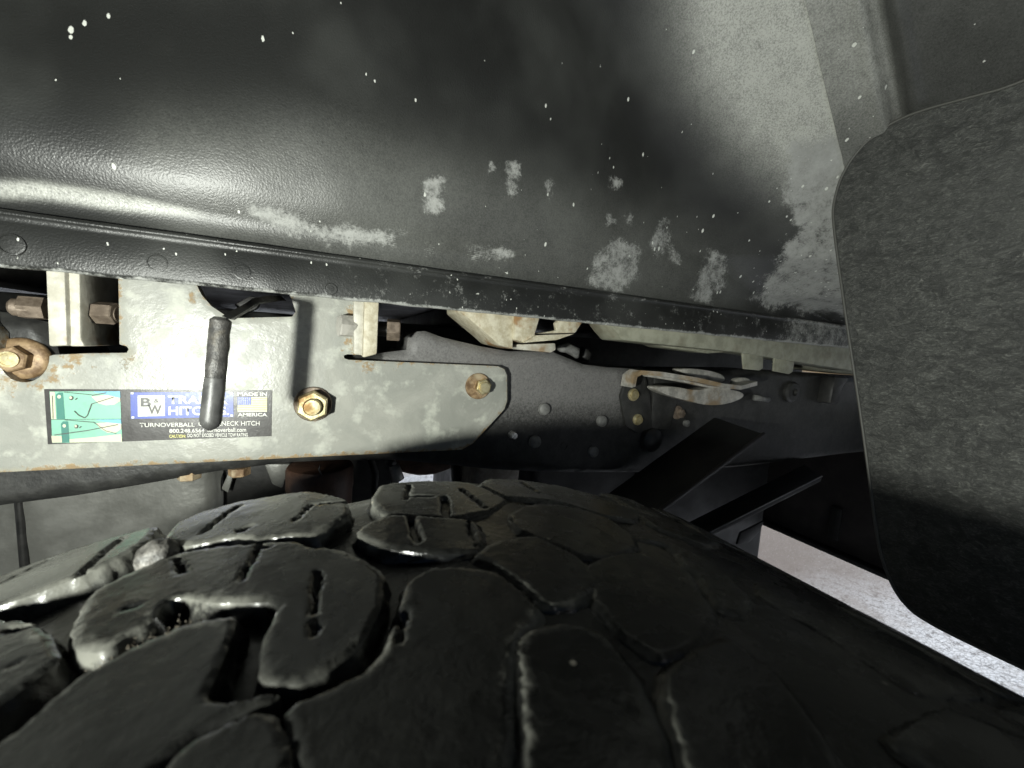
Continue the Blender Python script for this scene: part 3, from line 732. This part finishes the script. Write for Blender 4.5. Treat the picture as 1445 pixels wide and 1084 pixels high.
# ================================================================== BED MOUNT BRACKET
bmk = thing('bed_mount_bracket', 'cream bed mount bracket streaked with rust under the wheel housing lip', 'bracket')
plateY('gusset', [(648, 410), (650, 440), (690, 474), (704, 487), (724, 493), (726, 410)], .356, .05, M['creamrust'], bmk, .0015)
plateY('clip_box', [(727, 410), (727, 480), (742, 484), (786, 477), (812, 470), (822, 455), (824, 410), (768, 420), (768, 447), (757, 471), (800, 474), (760, 478)][:2] + [(742, 484), (768, 481), (755, 472), (762, 448), (768, 418)], .350, .03, M['creamrust'], bmk, .0012)
plateY('clip_tongue', [(757, 471), (812, 470), (822, 455), (826, 430), (800, 440), (784, 456), (786, 466)], .352, .006, M['creamrust'], bmk, .001)
plateY('clip_lip', [(740, 484), (757, 473), (812, 471), (786, 480)], .345, .012, M['creamrust'], bmk, .001)
plateY('foot', [(736, 486), (784, 484), (785, 494), (778, 498), (738, 494)], .353, .03, M['wornplate'], bmk, .0015)
ws = link('wiring_clip', tube([onY(788, 492, .40), onY(800, 491, .40), onY(812, 497, .40), onY(814, 505, .40)], [.004, .006, .0065, .003], 10), M['rivet'])
tag(ws, 'small grey clip on top of the frame rail beside the cream bracket', 'clip')
ws = link('wiring_clip', tube([onY(824, 510, .42), onY(827, 496, .42), onY(833, 500, .42)], [.007, .0075, .004], 10), M['dark'])
tag(ws, 'small black clip on the rail behind the grey clip', 'clip')

# ================================================================== BED SILL
bs = thing('bed_sill', 'pale olive sheet metal sill with two hanging tabs under the lip', 'sill')
plateY('sill_channel', [(850, 440), (868, 466), (880, 480), (930, 486), (1040, 497), (1215, 525), (1215, 470)], .345, .04, M['sill'], bs, .0015)
plateY('sill_step', [(915, 480), (940, 491), (1000, 499), (1035, 497), (1040, 485)], .365, .03, M['sill'], bs, .0015)
for q in ([(1048, 494), (1078, 496), (1077, 520), (1072, 523), (1050, 521)], [(1094, 497), (1123, 500), (1119, 525), (1114, 528), (1092, 524)]): plateY('tab', q, .349, .003, M['sill'], bs, .001)
plateY('sill_rear', [(1130, 515), (1215, 525), (1215, 530), (1140, 522)], .40, .05, M['sill'], bs, .0015)

# ================================================================== BRAKE LINE BRACKET
lb = thing('line_bracket', 'rusty bent bracket with two gold bolts and a long clamp arm on the frame rail', 'bracket')
plateY('base_plate', [(884, 535), (892, 523), (910, 524), (918, 560), (921, 604), (900, 612), (884, 602), (876, 560)], YF - .005, .005, M['frame'], lb, .0015)
for (a, b) in (((893, 557), .0075), ((899, 592), .0068)):
    n_ = place('bolt_head', lathe([(b, 0), (b, .002), (b * .75, .0028), (b * .7, .005), (b * .3, .0052)], 24), (0, -1, 0), onY(*a, YF - .005), M['zinc'], lb)
n_ = place('bolt_head', hexbm(.011, .006), (0, -1, 0), onY(958, 583, YF), M['brownbolt'], lb)
place('washer', lathe([(.009, 0), (.009, .0016), (.006, .002)], 20), (0, -1, 0), onY(955, 582, YF), M['brownbolt'], n_)
place('bolt_head', lathe([(.0045, 0), (.0045, .004), (.002, .005)], 14), (0, -1, 0), onY(967, 597, YF), M['rivet'], lb)
arm = [onY(886, 545, YF - .012), onY(889, 530, YF - .018), onY(897, 525, YF - .024), onY(925, 527, YF - .03), onY(975, 535, YF - .04), onY(1010, 543, YF - .045), onY(1035, 546, YF - .045), onY(1058, 540, YF - .04)]
def ribbon(path, w, th):
    """flat bar: w in Y, th in Z"""
    V, Fc = [], []
    for i, p in enumerate(path):
        p = np.array(p); t = np.array(path[min(i+1, len(path)-1)]) - np.array(path[max(i-1, 0)]); nn = np.array([-t[2], 0, t[0]]); nn = nn / max(np.linalg.norm(nn), 1e-9)
        for (a, b) in ((-1, -1), (1, -1), (1, 1), (-1, 1)): V.append(p + np.array([0, a * w / 2, 0]) + nn * b * th / 2)
    for i in range(len(path) - 1):
        for k in range(4): Fc.append((i*4 + k, i*4 + (k+1) % 4, i*4 + 4 + (k+1) % 4, i*4 + 4 + k))
    Fc.append((0, 1, 2, 3)); n = len(path) * 4; Fc.append((n-4, n-3, n-2, n-1))
    bm = bmesh.new(); vs = [bm.verts.new(tuple(v)) for v in V]
    for f in Fc: bm.faces.new([vs[i] for i in f])
    bmesh.ops.recalc_face_normals(bm, faces=bm.faces[:])
    return bm
def dens(p, k=4):
    o = []
    for a, b in zip(p[:-1], p[1:]):
        for t in np.linspace(0, 1, k + 1)[:-1]: o.append(np.array(a) * (1-t) + np.array(b) * t)
    return o + [np.array(p[-1])]
link('arm', bm_mesh(ribbon(ARM_PATH, .010, .0045), 'arm'), M['blackrod'], lv)
link('clamp_arm', bm_mesh(ribbon(dens(arm), .020, .0050), 'clamp_arm'), M['galv'], lb)
link('clamp_arm', bm_mesh(ribbon(dens([q + np.array([0, .016, -.0035]) for q in arm[3:]]), .016, .003), 'clamp_arm'), M['galv'], lb)
plateY('clamp_pad', chaikin([(985, 552), (1005, 546), (1046, 552), (1052, 560), (1030, 570), (1000, 573), (970, 566), (935, 556), (925, 546), (950, 545)], 2), YF - .034, .018, M['galv'], lb, .002)
plateY('clamp_block', chaikin([(960, 519), (1000, 522), (1024, 530), (1022, 541), (1000, 537), (962, 528)], 2), YF - .03, .014, M['galv'], lb, .003)
plateY('clamp_tip', chaikin([(1036, 538), (1046, 532), (1060, 535), (1058, 545), (1040, 545)], 2), YF - .034, .008, M['galv'], lb, .002)
plateY('gusset', [(925, 530), (990, 545), (985, 560), (955, 570), (945, 605), (918, 606)], YF - .004, .004, M['frame'], lb, .001)
place('bump', lathe([(.016, 0), (.015, .006), (.010, .010), (.003, .012)], 22), (0, -1, 0), onY(917, 620, YF), M['dark'], lb)

# ================================================================== LEAF SPRING, LOWER BAR, REAR CROSS BOX
lsp = thing('leaf_spring', 'dark leaf spring rising towards the rear under the frame rail', 'leaf spring')
def bar(name, p0, p1, Yn, wid, th, m, parent):
    a, b = onY(*p0, Yn), onY(*p1, Yn); a = a - (b - a) * .9; b = b + (b - a) * .12
    c = [a, b, b + np.array([0, 0, -th]), a + np.array([0, 0, -th])]
    return link(name, bm_mesh(prism(c, (0, wid, 0), .002), name), m, parent)
def slab(name, near, Yn, far, Yf, th, m, parent, e0=.5, e1=0.0):
    a, b, c, d = onY(*near[0], Yn), onY(*near[1], Yn), onY(*far[1], Yf), onY(*far[0], Yf)
    a, d = a - (b - a) * e0, d - (c - d) * e0
    return link(name, bm_mesh(prism([a, b, c, d], (0, 0, -th), .002), name), m, parent)
slab('main_leaf', ((928, 722), (1078, 612)), .305, ((852, 700), (1008, 588)), .370, .006, M['pit'], lsp)
a, b = onY(928, 722, .3045), onY(1078, 612, .3045)
link('leaf_edge', tube([a - (b - a) * .3, b], .0022, 8), M['darkwarm'], lsp)  # paler strip stands for the lit near edge
sb = thing('stabiliser_bar', 'thin dark flat bar with a bright edge below the leaf spring', 'bar')
slab('bar', ((1000, 752), (1160, 672)), .33, ((975, 735), (1135, 655)), .40, .008, M['pit'], sb, .3)
a, b = onY(1000, 752, .329), onY(1160, 672, .329)
link('bar_edge', tube([a - (b - a) * .1, b], .0009, 6), M['rivet'], sb)  # thin paler strip along the near edge of the bar
plateY('end_clip', [(1040, 770), (1046, 752), (1080, 735), (1072, 752), (1058, 766)], .34, .004, M['pit'], sb, .002)
rb = thing('rear_cross_box', 'dark brown steel cross box behind the mud flap above the pale ground', 'cross member')
zb = onX(1160, 768, 1.1)[2]
link('box', bm_mesh(boxb(1.10, 1.24, .18, 1.35, zb, .86, .006), 'box'), M['darkwarm'], rb)
q = onX(1180, 738, 1.1); link('slot', bm_mesh(boxb(1.092, 1.1005, q[1] - .012, q[1] + .012, q[2] - .04, q[2] + .04, .003), 'slot'), M['dark'], rb)
link('bottom_flange', bm_mesh(boxb(1.085, 1.25, .17, 1.36, zb - .012, zb - .001, .003), 'bottom_flange'), M['dark'], rb)

# ================================================================== UNDERBODY BEHIND THE RAIL
sh = thing('tank_shield', 'large grey sheet metal shield behind the rail at lower left', 'shield')
zt = [onY(0, 640, .52)[2], onY(0, 900, .52)[2]]; xr_ = onY(302, 690, .52)[0]
def bumpy(x0, x1, z0, z1, Y, depth):
    nx, nzz = 70, 40; V = []; Fc = []
    for j in range(nzz):
        for i in range(nx):
            x = x0 + (x1 - x0) * i / (nx - 1); z = z0 + (z1 - z0) * j / (nzz - 1)
            e = min(i, nx - 1 - i) / 2.0; r = .006 * max(0, 1 - e) ** 2
            V.append((x, Y + r + .006 * noise.noise(Vector((x * 14, z * 14, 0))) + .002 * noise.noise(Vector((x * 40, z * 40, 5))), z))
    for j in range(nzz - 1):
        for i in range(nx - 1): Fc.append((j*nx + i, j*nx + i + 1, (j+1)*nx + i + 1, (j+1)*nx + i))
    # sides
    n0 = len(V)
    for j in range(nzz):
        z = z0 + (z1 - z0) * j / (nzz - 1); V.append((x1, Y + depth, z)); V.append((x0, Y + depth, z))
    for j in range(nzz - 1):
        Fc.append((j*nx + nx - 1, n0 + 2*j, n0 + 2*j + 2, (j+1)*nx + nx - 1)); Fc.append((j*nx, (j+1)*nx, n0 + 2*j + 3, n0 + 2*j + 1))
    return mesh('face', V, Fc)
link('face_sheet', bumpy(-.75, xr_, zt[1], zt[0] + .05, .52, .3), M['tank'], sh)
q0, q1 = onY(24, 690, .517), onY(33, 800, .517)
link('rib', tube([q0 + np.array([0, .002, .06]), q0 + np.array([0, .002, 0]), q1 + np.array([0, .002, 0]), q1 + np.array([0, .002, -.05])], .0035, 10), M['dark'], sh)
st = thing('bump_stop', 'cracked brown rubber bump stop cup under the frame rail', 'bump stop')
q = onY(452, 690, .47); r = (onY(498, 690, .47)[0] - onY(405, 690, .47)[0]) / 2
cup = place('cup', lathe([(r, -.10), (r, -.004), (r * 1.0, 0), (r * 1.03, .003), (r * 1.03, .024), (r * .98, .027), (r * .9, .028)], 40), (0, 0, 1), q, M['darkbrown'], st)
ck = [onY(452, 655, .47 - r * 1.03), onY(450, 662, .47 - r * 1.03), onY(453, 669, .47 - r * 1.03), onY(449, 675, .47 - r * 1.03)]
link('crack', tube(ck, [.0004, .0011, .0009, .0003], 6), M['dark'], cup)
ho = link('brake_hose', tube(dens([onY(520, 640, .50), onY(530, 668, .50), onY(528, 700, .5), onY(534, 720, .5)], 5), .004, 10), M['dark']); tag(ho, 'thin black hose dropping beside the brown bump stop', 'hose')
ho = link('brake_hose', tube(dens([onY(545, 650, .47), onY(556, 672, .47), onY(554, 690, .47)], 4), .0028, 10), M['rivet']); tag(ho, 'thin grey line hanging right of the black hose', 'hose')
ft = thing('hose_fitting', 'short bright metal hose fitting between the brown cup and the round housing', 'fitting')
link('ferrule', tube([onY(556, 656, .46), onY(559, 668, .46), onY(562, 677, .46)], [.0055, .007, .0072], 14), M['galv'], ft)
link('hose_end', tube([onY(546, 645, .46), onY(556, 657, .46)], .005, 12), M['dark'], ft)
dh = thing('axle_housing', 'round brown rusted axle housing showing under the frame rail', 'axle housing')
q = onY(607, 590, .62)
zq = onY(607, 673, .62)[2]; rad = q[2] - zq
place('drum', lathe([(rad * .9, -.10), (rad, -.09), (rad, .0), (rad * .95, .01), (rad * .5, .02)], 44), (0, -1, 0), (q[0], .63, q[2]), M['darkbrown'], dh)
sp = link('support_strut', bm_mesh(prism(pxY([(640, 640), (649, 640), (652, 700), (642, 700)], .55), (0, .02, 0), .002), 'support_strut'), M['dark']); tag(sp, 'narrow black upright strut right of the round axle housing', 'strut')
sp = thing('spring_perch', 'pale dusty casting under the rail right of the strut', 'casting')
plateY('casting', [(672, 640), (740, 640), (733, 690), (722, 720), (660, 720), (668, 690)], .50, .10, M['palecast'], sp, .01)
cf = thing('inner_brace', 'dark brace with a pale slanted edge behind the rail beside the brown cup', 'brace')
plateY('brace', [(300, 640), (420, 640), (400, 700), (370, 720), (303, 720)], .56, .02, M['dark'], cf, .002)
plateY('slanted_plate', [(372, 655), (410, 655), (398, 690), (384, 684)], .54, .012, M['tank'], cf, .002)
plateY('slanted_plate', [(312, 690), (322, 668), (330, 668), (322, 696)], .545, .008, M['tank'], cf, .001)
# bed floor over everything and an unseen bed side added to block daylight
bf = thing('truck_bed', 'dark underside of the truck bed above the frame rail', 'truck bed')
link('floor_sheet', bm_mesh(boxb(-1.6, 1.45, .327, 1.9, 1.02, 1.05, .004), 'floor_sheet'), M['dark'], bf)
for x in (-.35, .22, .85): link('floor_rib', bm_mesh(boxb(x - .03, x + .03, .40, 1.85, .985, 1.019, .004), 'floor_rib'), M['dark'], bf)

for y in (.80, 1.45): link('backing_runner', bm_mesh(boxb(-1.6, 1.4, y, y + .06, .80, .984, .004), 'backing_runner'), M['dark'], bf)  # added dark beams closing off the bright gap above the rail
for nm, x0, x1, z0, z1 in (('unseen_bed_side', -1.6, 1.45, 1.20, 1.60), ('unseen_bed_side', -1.6, -.56, .42, 1.198), ('unseen_bed_side', .60, 1.45, .42, 1.198)):
    link(nm, bm_mesh(boxb(x0, x1, -.150, -.146, z0, z1, .001), nm), M['paint'], bf)
tk = thing('blocker_box', 'added dark box closing off daylight behind the frame rail', 'light blocker')
xt = onY(742, 680, .62)[0]
link('shell', bm_mesh(boxb(xt, 1.02, .62, 1.35, .22, .90, .03, 4), 'shell'), M['pit'], tk)  # added dark mass, blocks daylight from the far side
link('blocker_strap', bm_mesh(boxb(xt + .25, xt + .29, .612, 1.36, .21, .905, .004), 'blocker_strap'), M['dark'], tk)
gb = thing('backing_box', 'added dark casing far behind the brown bump stop', 'backing')
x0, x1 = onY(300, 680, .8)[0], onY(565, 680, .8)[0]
link('backing', bm_mesh(boxb(x0, x1, .8, 1.1, .35, .93, .02, 3), 'backing'), M['dark'], gb)  # added dark box, keeps the gap beside the cup black
# ================================================================== TYRE
ty = thing('tyre', 'worn black mud terrain tyre with chunky chipped tread blocks', 'tyre')
YI, YO, HB = .203, -.075, .009            # inner and outer shoulder, tread depth
def shoulder(y):
    e = np.maximum(0, np.maximum(y - (YI - .022), (YO + .022) - y)); return -(e / .022) ** 2 * .0012
def on_tyre(a, y, h):
    r = RT + h; return np.stack([XC + r * np.sin(a / RT), y, ZC + r * np.cos(a / RT)], -1)
def gdepth(a): return float(np.interp(a, [-.06, -.022, -.008, .012, .045], [.0064, .0048, .0022, .0009, .0006]))
# carcass of revolution
prof = [(.20, YI - .045), (.24, YI + .012), (.32, YI + .030), (.385, YI + .022), (RT - .020, YI + .006), (RT - HB - .003, YI - .008)] + [(RT - HB - .001, y) for y in np.linspace(YI - .02, YO + .02, 24)] + [(RT - HB - .003, YO + .008), (RT - .020, YO - .006), (.385, YO - .022), (.32, YO - .030), (.24, YO - .012), (.20, YO + .045)]
nseg = 400; V = []; Fc = []; rimv = []
for i in range(nseg):
    a = 2 * math.pi * i / nseg
    aa = (a if a < math.pi else a - 2 * math.pi) * RT
    for (r, y) in prof:
        if r > RT - HB - .0035: r += HB - gdepth(aa)
        w = .0009 * noise.noise(Vector((math.sin(a) * 20, y * 45, math.cos(a) * 20)))
        V.append((XC + (r + w) * math.sin(a), y, ZC + (r + w) * math.cos(a))); rimv.append(.35)
n = len(prof)
for i in range(nseg):
    for k in range(n - 1):
        i2 = (i + 1) % nseg; Fc.append((i*n + k, i2*n + k, i2*n + k + 1, i*n + k + 1))
me = mesh('carcass', V, Fc); setattr_f(me, 'rim', rimv); link('carcass', me, M['rubber'], ty)
link('wheel_rim', bm_mesh(lathe([(.20, YO + .05), (.205, YO + .06), (.19, YO + .1), (.19, YI - .09), (.205, YI - .05), (.20, YI - .045)], 48), 'wheel_rim'), M['dark'], ty).data.transform(orient((0, 1, 0), (XC, 0, ZC)))

def block(pts_ay, step=.0022, sipes=(), holes=(), hb=HB, tilt=0.0, seed=0, rnd=1, lift=0.0):
    grow = .0012 + .0018 * float(np.clip((np.mean([q[0] for q in pts_ay]) + .02) / .06, 0, 1))
    poly = softcorner(pts_ay)
    bd = resample(poly, step); k = len(bd)
    jk = .25 + .45 * float(np.clip(.3 - np.mean([q[0] for q in pts_ay]) / .04, 0, 1))
    jit = (nz(bd, 420, seed) * .0009 + nz(bd, 110, seed + 5) * .0012) * jk + grow - np.maximum(0, nz(bd, 60, seed + 9) - .35) * .006 * jk
    ctr = bd.mean(0); d = bd - ctr; d /= np.maximum(np.hypot(*d.T)[:, None], 1e-9)
    poly = bd + d * jit[:, None]
    P, T, nb = fill(poly, step); bd = resample(poly, step); k = len(bd)
    ed = np.maximum(sdf(poly, P), 0)
    rr = .0011; h = -np.where(ed < rr, rr - np.sqrt(np.maximum(rr*rr - (rr - ed)**2, 0)), 0) * .8
    h += nz(P, 40, seed + 2) * .00025 + nz(P, 220, seed + 8) * .00010 + lift
    cut = np.zeros(len(P))
    for (a, b, w, dp) in sipes:
        w = w * .42
        q = segdist(a, b, P) + nz(P, 200, seed) * .0006; s_ = np.clip(1.35 - q / w, 0, 1); s_ = s_ * s_ * (3 - 2 * s_); h -= dp * s_; cut = np.maximum(cut, s_)
    h += shoulder(P[:, 1])
    V = [tuple(v) for v in on_tyre(P[:, 0], P[:, 1], h)]; Fc = []
    nrm_ref = None
    for t in T:
        a, b, c = (np.array(V[i]) for i in t); q = np.cross(b - a, c - a); m_ = (a + b + c) / 3 - np.array([XC, a[1], ZC]); m_[1] = 0
        Fc.append(t if q @ m_ > 0 else t[::-1])
    rim = list(np.clip(1 - ed / .008, 0, 1) * .9)
    # walls: rings going down with flare
    ctr = bd.mean(0); edge_h = -rr * .8 + lift
    nxt = np.roll(bd, -1, 0) - np.roll(bd, 1, 0); on = np.stack([nxt[:, 1], -nxt[:, 0]], 1); on /= np.maximum(np.hypot(*on.T)[:, None], 1e-9)
    area = np.sum(bd[:, 0] * np.roll(bd[:, 1], -1) - np.roll(bd[:, 0], -1) * bd[:, 1])
    if area < 0: on = -on
    base = len(V); rings = [0, .25, .5, .75, 1.0]
    for r_ in rings:
        q = bd + on * ((.0018 * r_) + (.0016 * nz(bd, 240, seed + 3 + r_))[:, None] * min(r_ * 2, 1) * (1 - r_ * .5))
        hh = edge_h + (-(np.array([gdepth(v) for v in bd[:, 0]]) + .0012) - edge_h) * r_ + shoulder(bd[:, 1]) * (1 - .6 * r_)
        V += [tuple(v) for v in on_tyre(q[:, 0], q[:, 1], hh)]; rim += [.95 - .5 * r_] * k
    for j in range(len(rings) - 1):
        for i in range(k):
            a, b = base + j*k + i, base + j*k + (i+1) % k; q = (a, b, b + k, a + k)
            Fc.append(q[::-1] if area > 0 else q)
    me = mesh('tread_block', V, Fc); setattr_f(me, 'rim', rim)
    VA = np.array(V); setattr_f(me, 'dust', np.clip((VA[:, 1] - .155) / .03, 0, 1) * .9)
    return link('tread_block', me, M['rubber'], ty)
def pxb(pts): return [cyl(*p) for p in pts]
def sp_(*segs): return [(cyl(*a), cyl(*b), w, d) for a, b, w, d in segs]
B = [
 # far shoulder row
 ([(-90, 870), (-60, 838), (0, 808), (60, 785), (110, 768), (170, 751), (217, 739), (201, 763), (150, 792), (105, 812), (60, 830), (0, 850), (-60, 880)], sp_(((0, 823), (70, 785), .0014, .004), ((110, 812), (172, 757), .0022, .006))),
 ([(236, 757), (250, 737), (285, 717), (340, 702), (385, 696), (430, 691), (447, 694), (484, 705), (490, 722), (462, 740), (438, 755), (400, 752), (363, 758), (330, 752), (300, 760), (258, 768)], sp_(((285, 752), (336, 711), .0020, .006), ((415, 735), (440, 712), .0016, .004), ((440, 712), (486, 708), .0014, .003), ((340, 748), (352, 742), .003, .003))),
 ([(530, 703), (541, 684), (585, 679), (620, 679), (657, 681), (685, 691), (711, 704), (698, 714), (685, 720), (635, 728), (588, 724), (545, 722)], sp_(((578, 684), (572, 705), .0016, .004), ((628, 702), (630, 727), .0034, .008), ((650, 690), (684, 716), .0014, .003), ((576, 700), (610, 700), .0016, .003))),
 ([(685, 685), (697, 675), (735, 677), (791, 687), (850, 702), (897, 724), (886, 731), (846, 724), (791, 706), (722, 701)], sp_(((735, 680), (760, 695), .001, .002))),
 ([(907, 727), (940, 733), (975, 746), (1012, 765), (985, 764), (930, 744)], ()),
 # second row
 ([(-100, 868), (0, 877), (36, 882), (66, 895), (80, 928), (30, 966), (-20, 1001), (-110, 1070)], sp_(((10, 888), (38, 882), .0026, .006), ((-30, 958), (25, 935), .0009, .002))),
 ([(122, 848), (150, 822), (180, 808), (241, 784), (302, 772), (355, 768), (410, 765), (440, 772), (482, 777), (527, 801), (539, 816), (530, 862), (505, 905), (470, 935), (430, 953), (383, 962), (363, 946), (368, 900), (388, 855), (380, 843), (340, 846), (293, 843), (262, 838), (238, 846), (226, 870), (195, 885), (166, 905), (150, 912), (111, 911), (104, 888)],
  sp_(((248, 788), (258, 806), .0020, .005), ((366, 772), (338, 820), .0012, .005), ((448, 806), (446, 830), .0024, .006), ((446, 830), (444, 905), .0008, .003), ((180, 858), (200, 852), .0016, .004), ((365, 770), (378, 772), .0024, .006))),
 ([(-120, 1160), (-60, 1090), (40, 1020), (97, 966), (166, 925), (221, 900), (271, 878), (329, 870), (316, 910), (300, 955), (290, 985), (330, 988), (366, 972), (395, 980), (350, 995), (300, 1012), (240, 1050), (200, 1090), (160, 1160)], ()),
 ([(235, 1085), (262, 1055), (300, 1032), (350, 1012), (385, 1008), (400, 1040), (410, 1100), (400, 1180), (200, 1180)], ()),
 ([(521, 738), (548, 727), (635, 732), (668, 736), (678, 762), (668, 777), (596, 774), (540, 767), (508, 751)], sp_(((580, 728), (590, 762), .0028, .005), ((660, 736), (672, 770), .0012, .003))),
 ([(727, 727), (746, 715), (775, 713), (818, 719), (855, 731), (885, 752), (890, 768), (850, 782), (812, 776), (770, 758), (740, 746)], ()),
 ([(577, 823), (602, 805), (646, 801), (700, 808), (735, 835), (762, 865), (750, 882), (722, 905), (715, 960), (718, 1010), (712, 1100), (712, 1180), (440, 1180), (432, 1090), (425, 1045), (411, 993), (470, 967), (530, 940), (558, 905), (568, 855)], sp_(((572, 860), (562, 905), .0012, .006))),
 ([(676, 786), (700, 770), (752, 757), (800, 780), (826, 800), (835, 825), (800, 845), (768, 848), (738, 815), (712, 798)], ()),
 ([(731, 913), (748, 896), (800, 882), (850, 897), (890, 950), (930, 1050), (945, 1180), (742, 1180), (752, 1019), (744, 964)], ()),
 ([(838, 800), (870, 787), (930, 780), (972, 812), (996, 862), (978, 900), (932, 918), (884, 888), (852, 850)], ()),
 ([(905, 762), (945, 766), (1005, 795), (1050, 838), (1040, 860), (1010, 850), (985, 808), (945, 772)], ()),
 ([(952, 962), (990, 922), (1030, 905), (1090, 950), (1150, 1040), (1180, 1180), (1000, 1180)], ()),
]
used = []
for i, (pts, si) in enumerate(B):
    ay = pxb(pts); used.append(np.array(ay)); block(ay, .0012, si, seed=i * 3.7 + 1, rnd=1)
# blocks farther round and towards the outer shoulder, seen only at the rim of the picture
def free(p):
    p = np.asarray(p)
    for u in used:
        if (sdf(u, resample(p, .006)) > -.0045).any() or (sdf(p, u) > -.0045).any(): return False
    return True
proto = [(-.026, -.022), (.018, -.024), (.028, -.006), (.020, .004), (.026, .022), (-.010, .024), (-.024, .014), (-.018, -.002)]
sd = 0
for ia in range(-12, 13):
    for iy, y0 in enumerate((YI - .024, YI - .078, YI - .136, YI - .194, YI - .250)):
        a0 = ia * .0635 + (iy % 2) * .030 + .004
        for sx, ss_ in ((0, 1), (.008, .72), (-.008, .72), (0, .55)):
            p = [(a0 + sx + x * ss_ * (-1 if iy % 2 else 1), min(y0 + y * ss_ * 1.05, YI)) for x, y in proto]
            if free(p):
                used.append(np.array(p)); sd += 1; block(p, .0032, seed=100 + sd * 1.3, rnd=1); break
# sand caught in the groove between two blocks: far too many grains to count
bm = bmesh.new(); gl = [(150, 926), (185, 903), (215, 893), (245, 882), (275, 868), (262, 880), (230, 898), (200, 912)]
for i in range(500):
    k_ = rng.randint(len(gl)); q = np.array(gl[k_]) + rng.normal(0, 1, 2) * np.array([13, 4.5]) + np.array([0, -2]); a_, y_ = cyl(*q)
    h_ = -.0050 + .0032 * rng.rand(); c_ = on_tyre(np.array(a_), np.array(y_), h_); r_ = .00012 + .00018 * rng.rand() ** 3
    mm = Matrix.Translation(Vector(c_)) @ Matrix.Rotation(rng.rand() * 6, 4, 'X') @ Matrix.Diagonal((1, .7 + .5 * rng.rand(), .8, 1))
    bmesh.ops.create_icosphere(bm, subdivisions=1, radius=r_, matrix=mm)
sg = link('sand', bm_mesh(bm, 'sand', 20), m_simple('tan_sand', (.04, .033, .022), (.08, .066, .045), .5, .8, 400, .0004))
tag(sg, 'tan sand caught in the groove between two tread blocks at the left', 'sand'); sg['kind'] = 'stuff'
# pebble wedged between two shoulder lugs
pv = cyl(221, 778); c = on_tyre(np.array(pv[0]), np.array(pv[1]), -.002)
bm = bmesh.new(); bmesh.ops.create_icosphere(bm, subdivisions=4, radius=.0062)
for v in bm.verts: v.co *= 1 + .10 * noise.noise(v.co * 300) + .05 * noise.noise(v.co * 900)
me = bm_mesh(bm, 'pebble'); me.transform(Matrix.Translation(Vector(c)))
tag(link('pebble', me, M['pebble']), 'small round grey pebble wedged between two tread lugs at the left', 'pebble')
